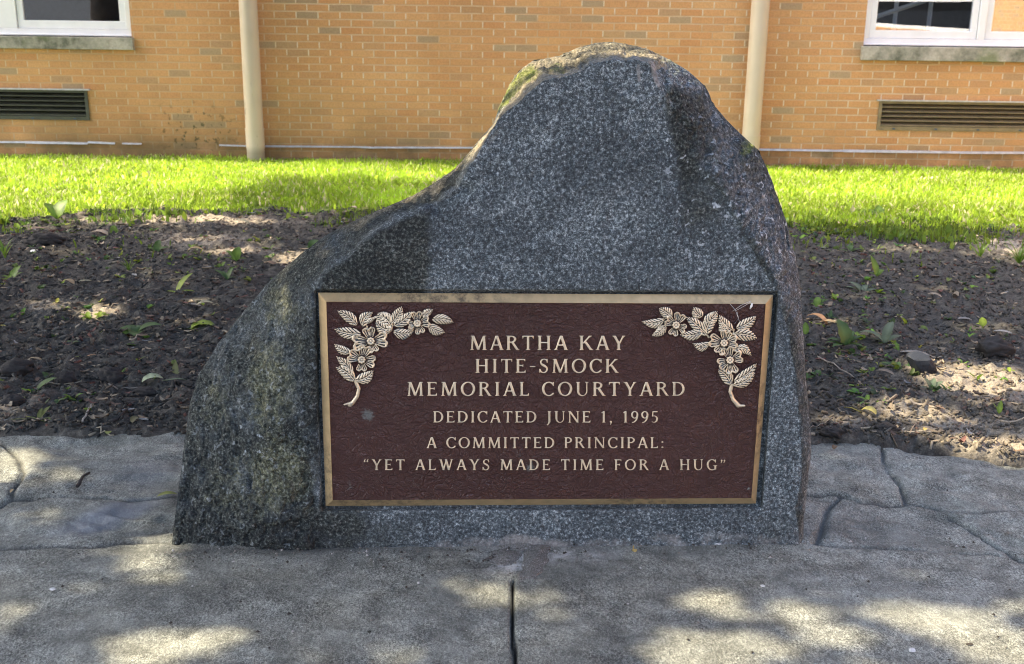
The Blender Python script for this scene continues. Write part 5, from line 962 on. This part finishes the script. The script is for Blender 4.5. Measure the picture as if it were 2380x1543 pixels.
for i, a in enumerate([('white pebble chip at the right foot of the boulder', 1668, 1264, 18), ('white scrap on the path in front of the plaque corner', 1773, 1362, 12), ('white paper scrap in the sunny right foreground', 2119, 1512, 22), ('white fleck on the path in the left foreground', 122, 1370, 16), ('white crumb in the soil left of the fallen leaves', 80, 585, 22), ('pale pebble in the soil near the round leaved weed', 385, 765, 16)]): lump('pale_chip', a[0], 'chip', a[1], a[2], a[3], 1, .8, .3, WHT, DULL, 30+i, 2, 6, 'pale chips and crumbs')
lump('bark_chip', 'dark bark chip in the sunny right foreground', 'chip', 2253, 1498, 20, 1, .5, .25, (.06, .05, .04), DULL, 40, 2, 6); lump('bark_chip', 'dark crumb on the path left of the joint', 'chip', 858, 1470, 12, 1, .8, .5, (.04, .04, .03), DULL, 41, 2, 5)

def sand():
    a = G(1205, 1300); xs = np.linspace(-.16, .16, 150); ys = np.linspace(-.13, .14, 120); X, Y = np.meshgrid(xs, ys); gx, gy = X+a[0], Y+a[1]
    b1 = np.exp(-(((X+.035)/.055)**2+((Y-.01)/.055)**2)); b2 = np.exp(-(((X-.045-.15*Y)/.040)**2+((Y-.0)/.13)**2)); top = np.exp(-((X/.085)**2+((Y-.09)/.05)**2))
    d = np.maximum.reduce([b1*.9, b2, top])+.55*fbm(gx*35, gy*35, 4, 200); z = .016*np.clip(d-.42, 0, 1)+.004*fbm(gx*260, gy*260, 2, 201)*(d > .42)-.010*(d < .40)+.003
    k = d > .36; idx = np.arange(X.size).reshape(X.shape); f = gridfaces(*X.shape); f = f[k.ravel()[f].all(1)]
    t = NT('grey_sand'); n = t.noise(t.pos(), 420, 3, .7); m = t.fin(t.ramp(n, [(.35, (.06, .057, .048)), (.5, (.15, .143, .125)), (.68, (.42, .40, .37))]), .95, t.bump(n, .8, .004), 0, .2)
    o = mk('sand', np.stack([X, Y, z], -1).reshape(-1, 3), f, m, None, True); o.location = tuple(a); tag(o, 'grey sandy ant spoil heaped at the boulder foot above the path joint', 'sand', kind='stuff')
sand()
def crumbs():
    r = np.random.default_rng(21); n = 700; u = np.where(r.random(n) < .75, r.uniform(400, 1880, n), r.uniform(0, 2380, n)); v = np.where(u > 0, 1276+np.abs(r.normal(0, 22, n))-.018*(u-400)*(u > 1300), 0); far = r.random(n) < .35; u = np.where(far, r.uniform(0, 2380, n), u); v = np.where(far, r.uniform(1100, 1540, n), v)
    P0 = G(u, v); P0[:, 2] = .005; k = ~((P0[:, 1] > 2.9) & (np.abs(P0[:, 0]) < .9)); P0 = P0[k]; n = len(P0); R = (.0015+.004*r.random(n)**2.5)[:, None, None]
    base = np.array([(1, 0, 0), (-1, 0, 0), (0, 1, 0), (0, -1, 0), (0, 0, .8), (0, 0, -.5)], float); V = P0[:, None]+base[None]*R*(.6+.8*r.random((n, 6, 1))); f = np.array([(0, 2, 4), (2, 1, 4), (1, 3, 4), (3, 0, 4), (2, 0, 5), (1, 2, 5), (3, 1, 5), (0, 3, 5)]); F_ = (np.arange(n)[:, None, None]*6+f[None]).reshape(-1, 3)
    q = r.random(n)[:, None]; c = np.where(q < .5, np.array([[.06, .052, .042]]), np.where(q < .85, np.array([[.22, .2, .17]]), np.array([[.45, .43, .4]])))
    tag(mk('grit', V.reshape(-1, 3), F_, DULL, None, False, dict(col=np.repeat(c, 6, 0))), 'loose grit and soil crumbs sprinkled on the path round the boulder', 'grit', kind='stuff')
crumbs()
# cobweb threads and a cocoon on the plaque's upper corner
m = MB(); q = lambda zx, zy, o: tuple(pl((1580+zx/5.144)/1.0756, (740+zy/5.143)/1.0756, o))
for a in ([(1295, 195, .012), (1400, 120, .016), (1530, 62, .012)], [(1330, 190, .012), (1440, 130, .015), (1530, 75, .012)], [(1260, 100, .010), (1330, 180, .014), (1390, 350, .012)], [(1350, 200, .013), (1370, 280, .013), (1320, 360, .012)]):
    m.tube([q(*p) for p in a], [.0005]*len(a), 5)
m2 = MB(); m2.tube([q(1545, 90, .012), q(1535, 130, .014), q(1518, 165, .012)], [.002, .0035, .0015], 8)
o = m.build('cobweb', simple('spider_silk', (.62, .60, .55), .6), None, True, origin=q(1450, 130, .012)); tag(o, 'thin cobweb threads and a cocoon across the plaque corner', 'cobweb')
m2.build('cocoon', o.data.materials[0], o, True, origin=q(1535, 130, .014))
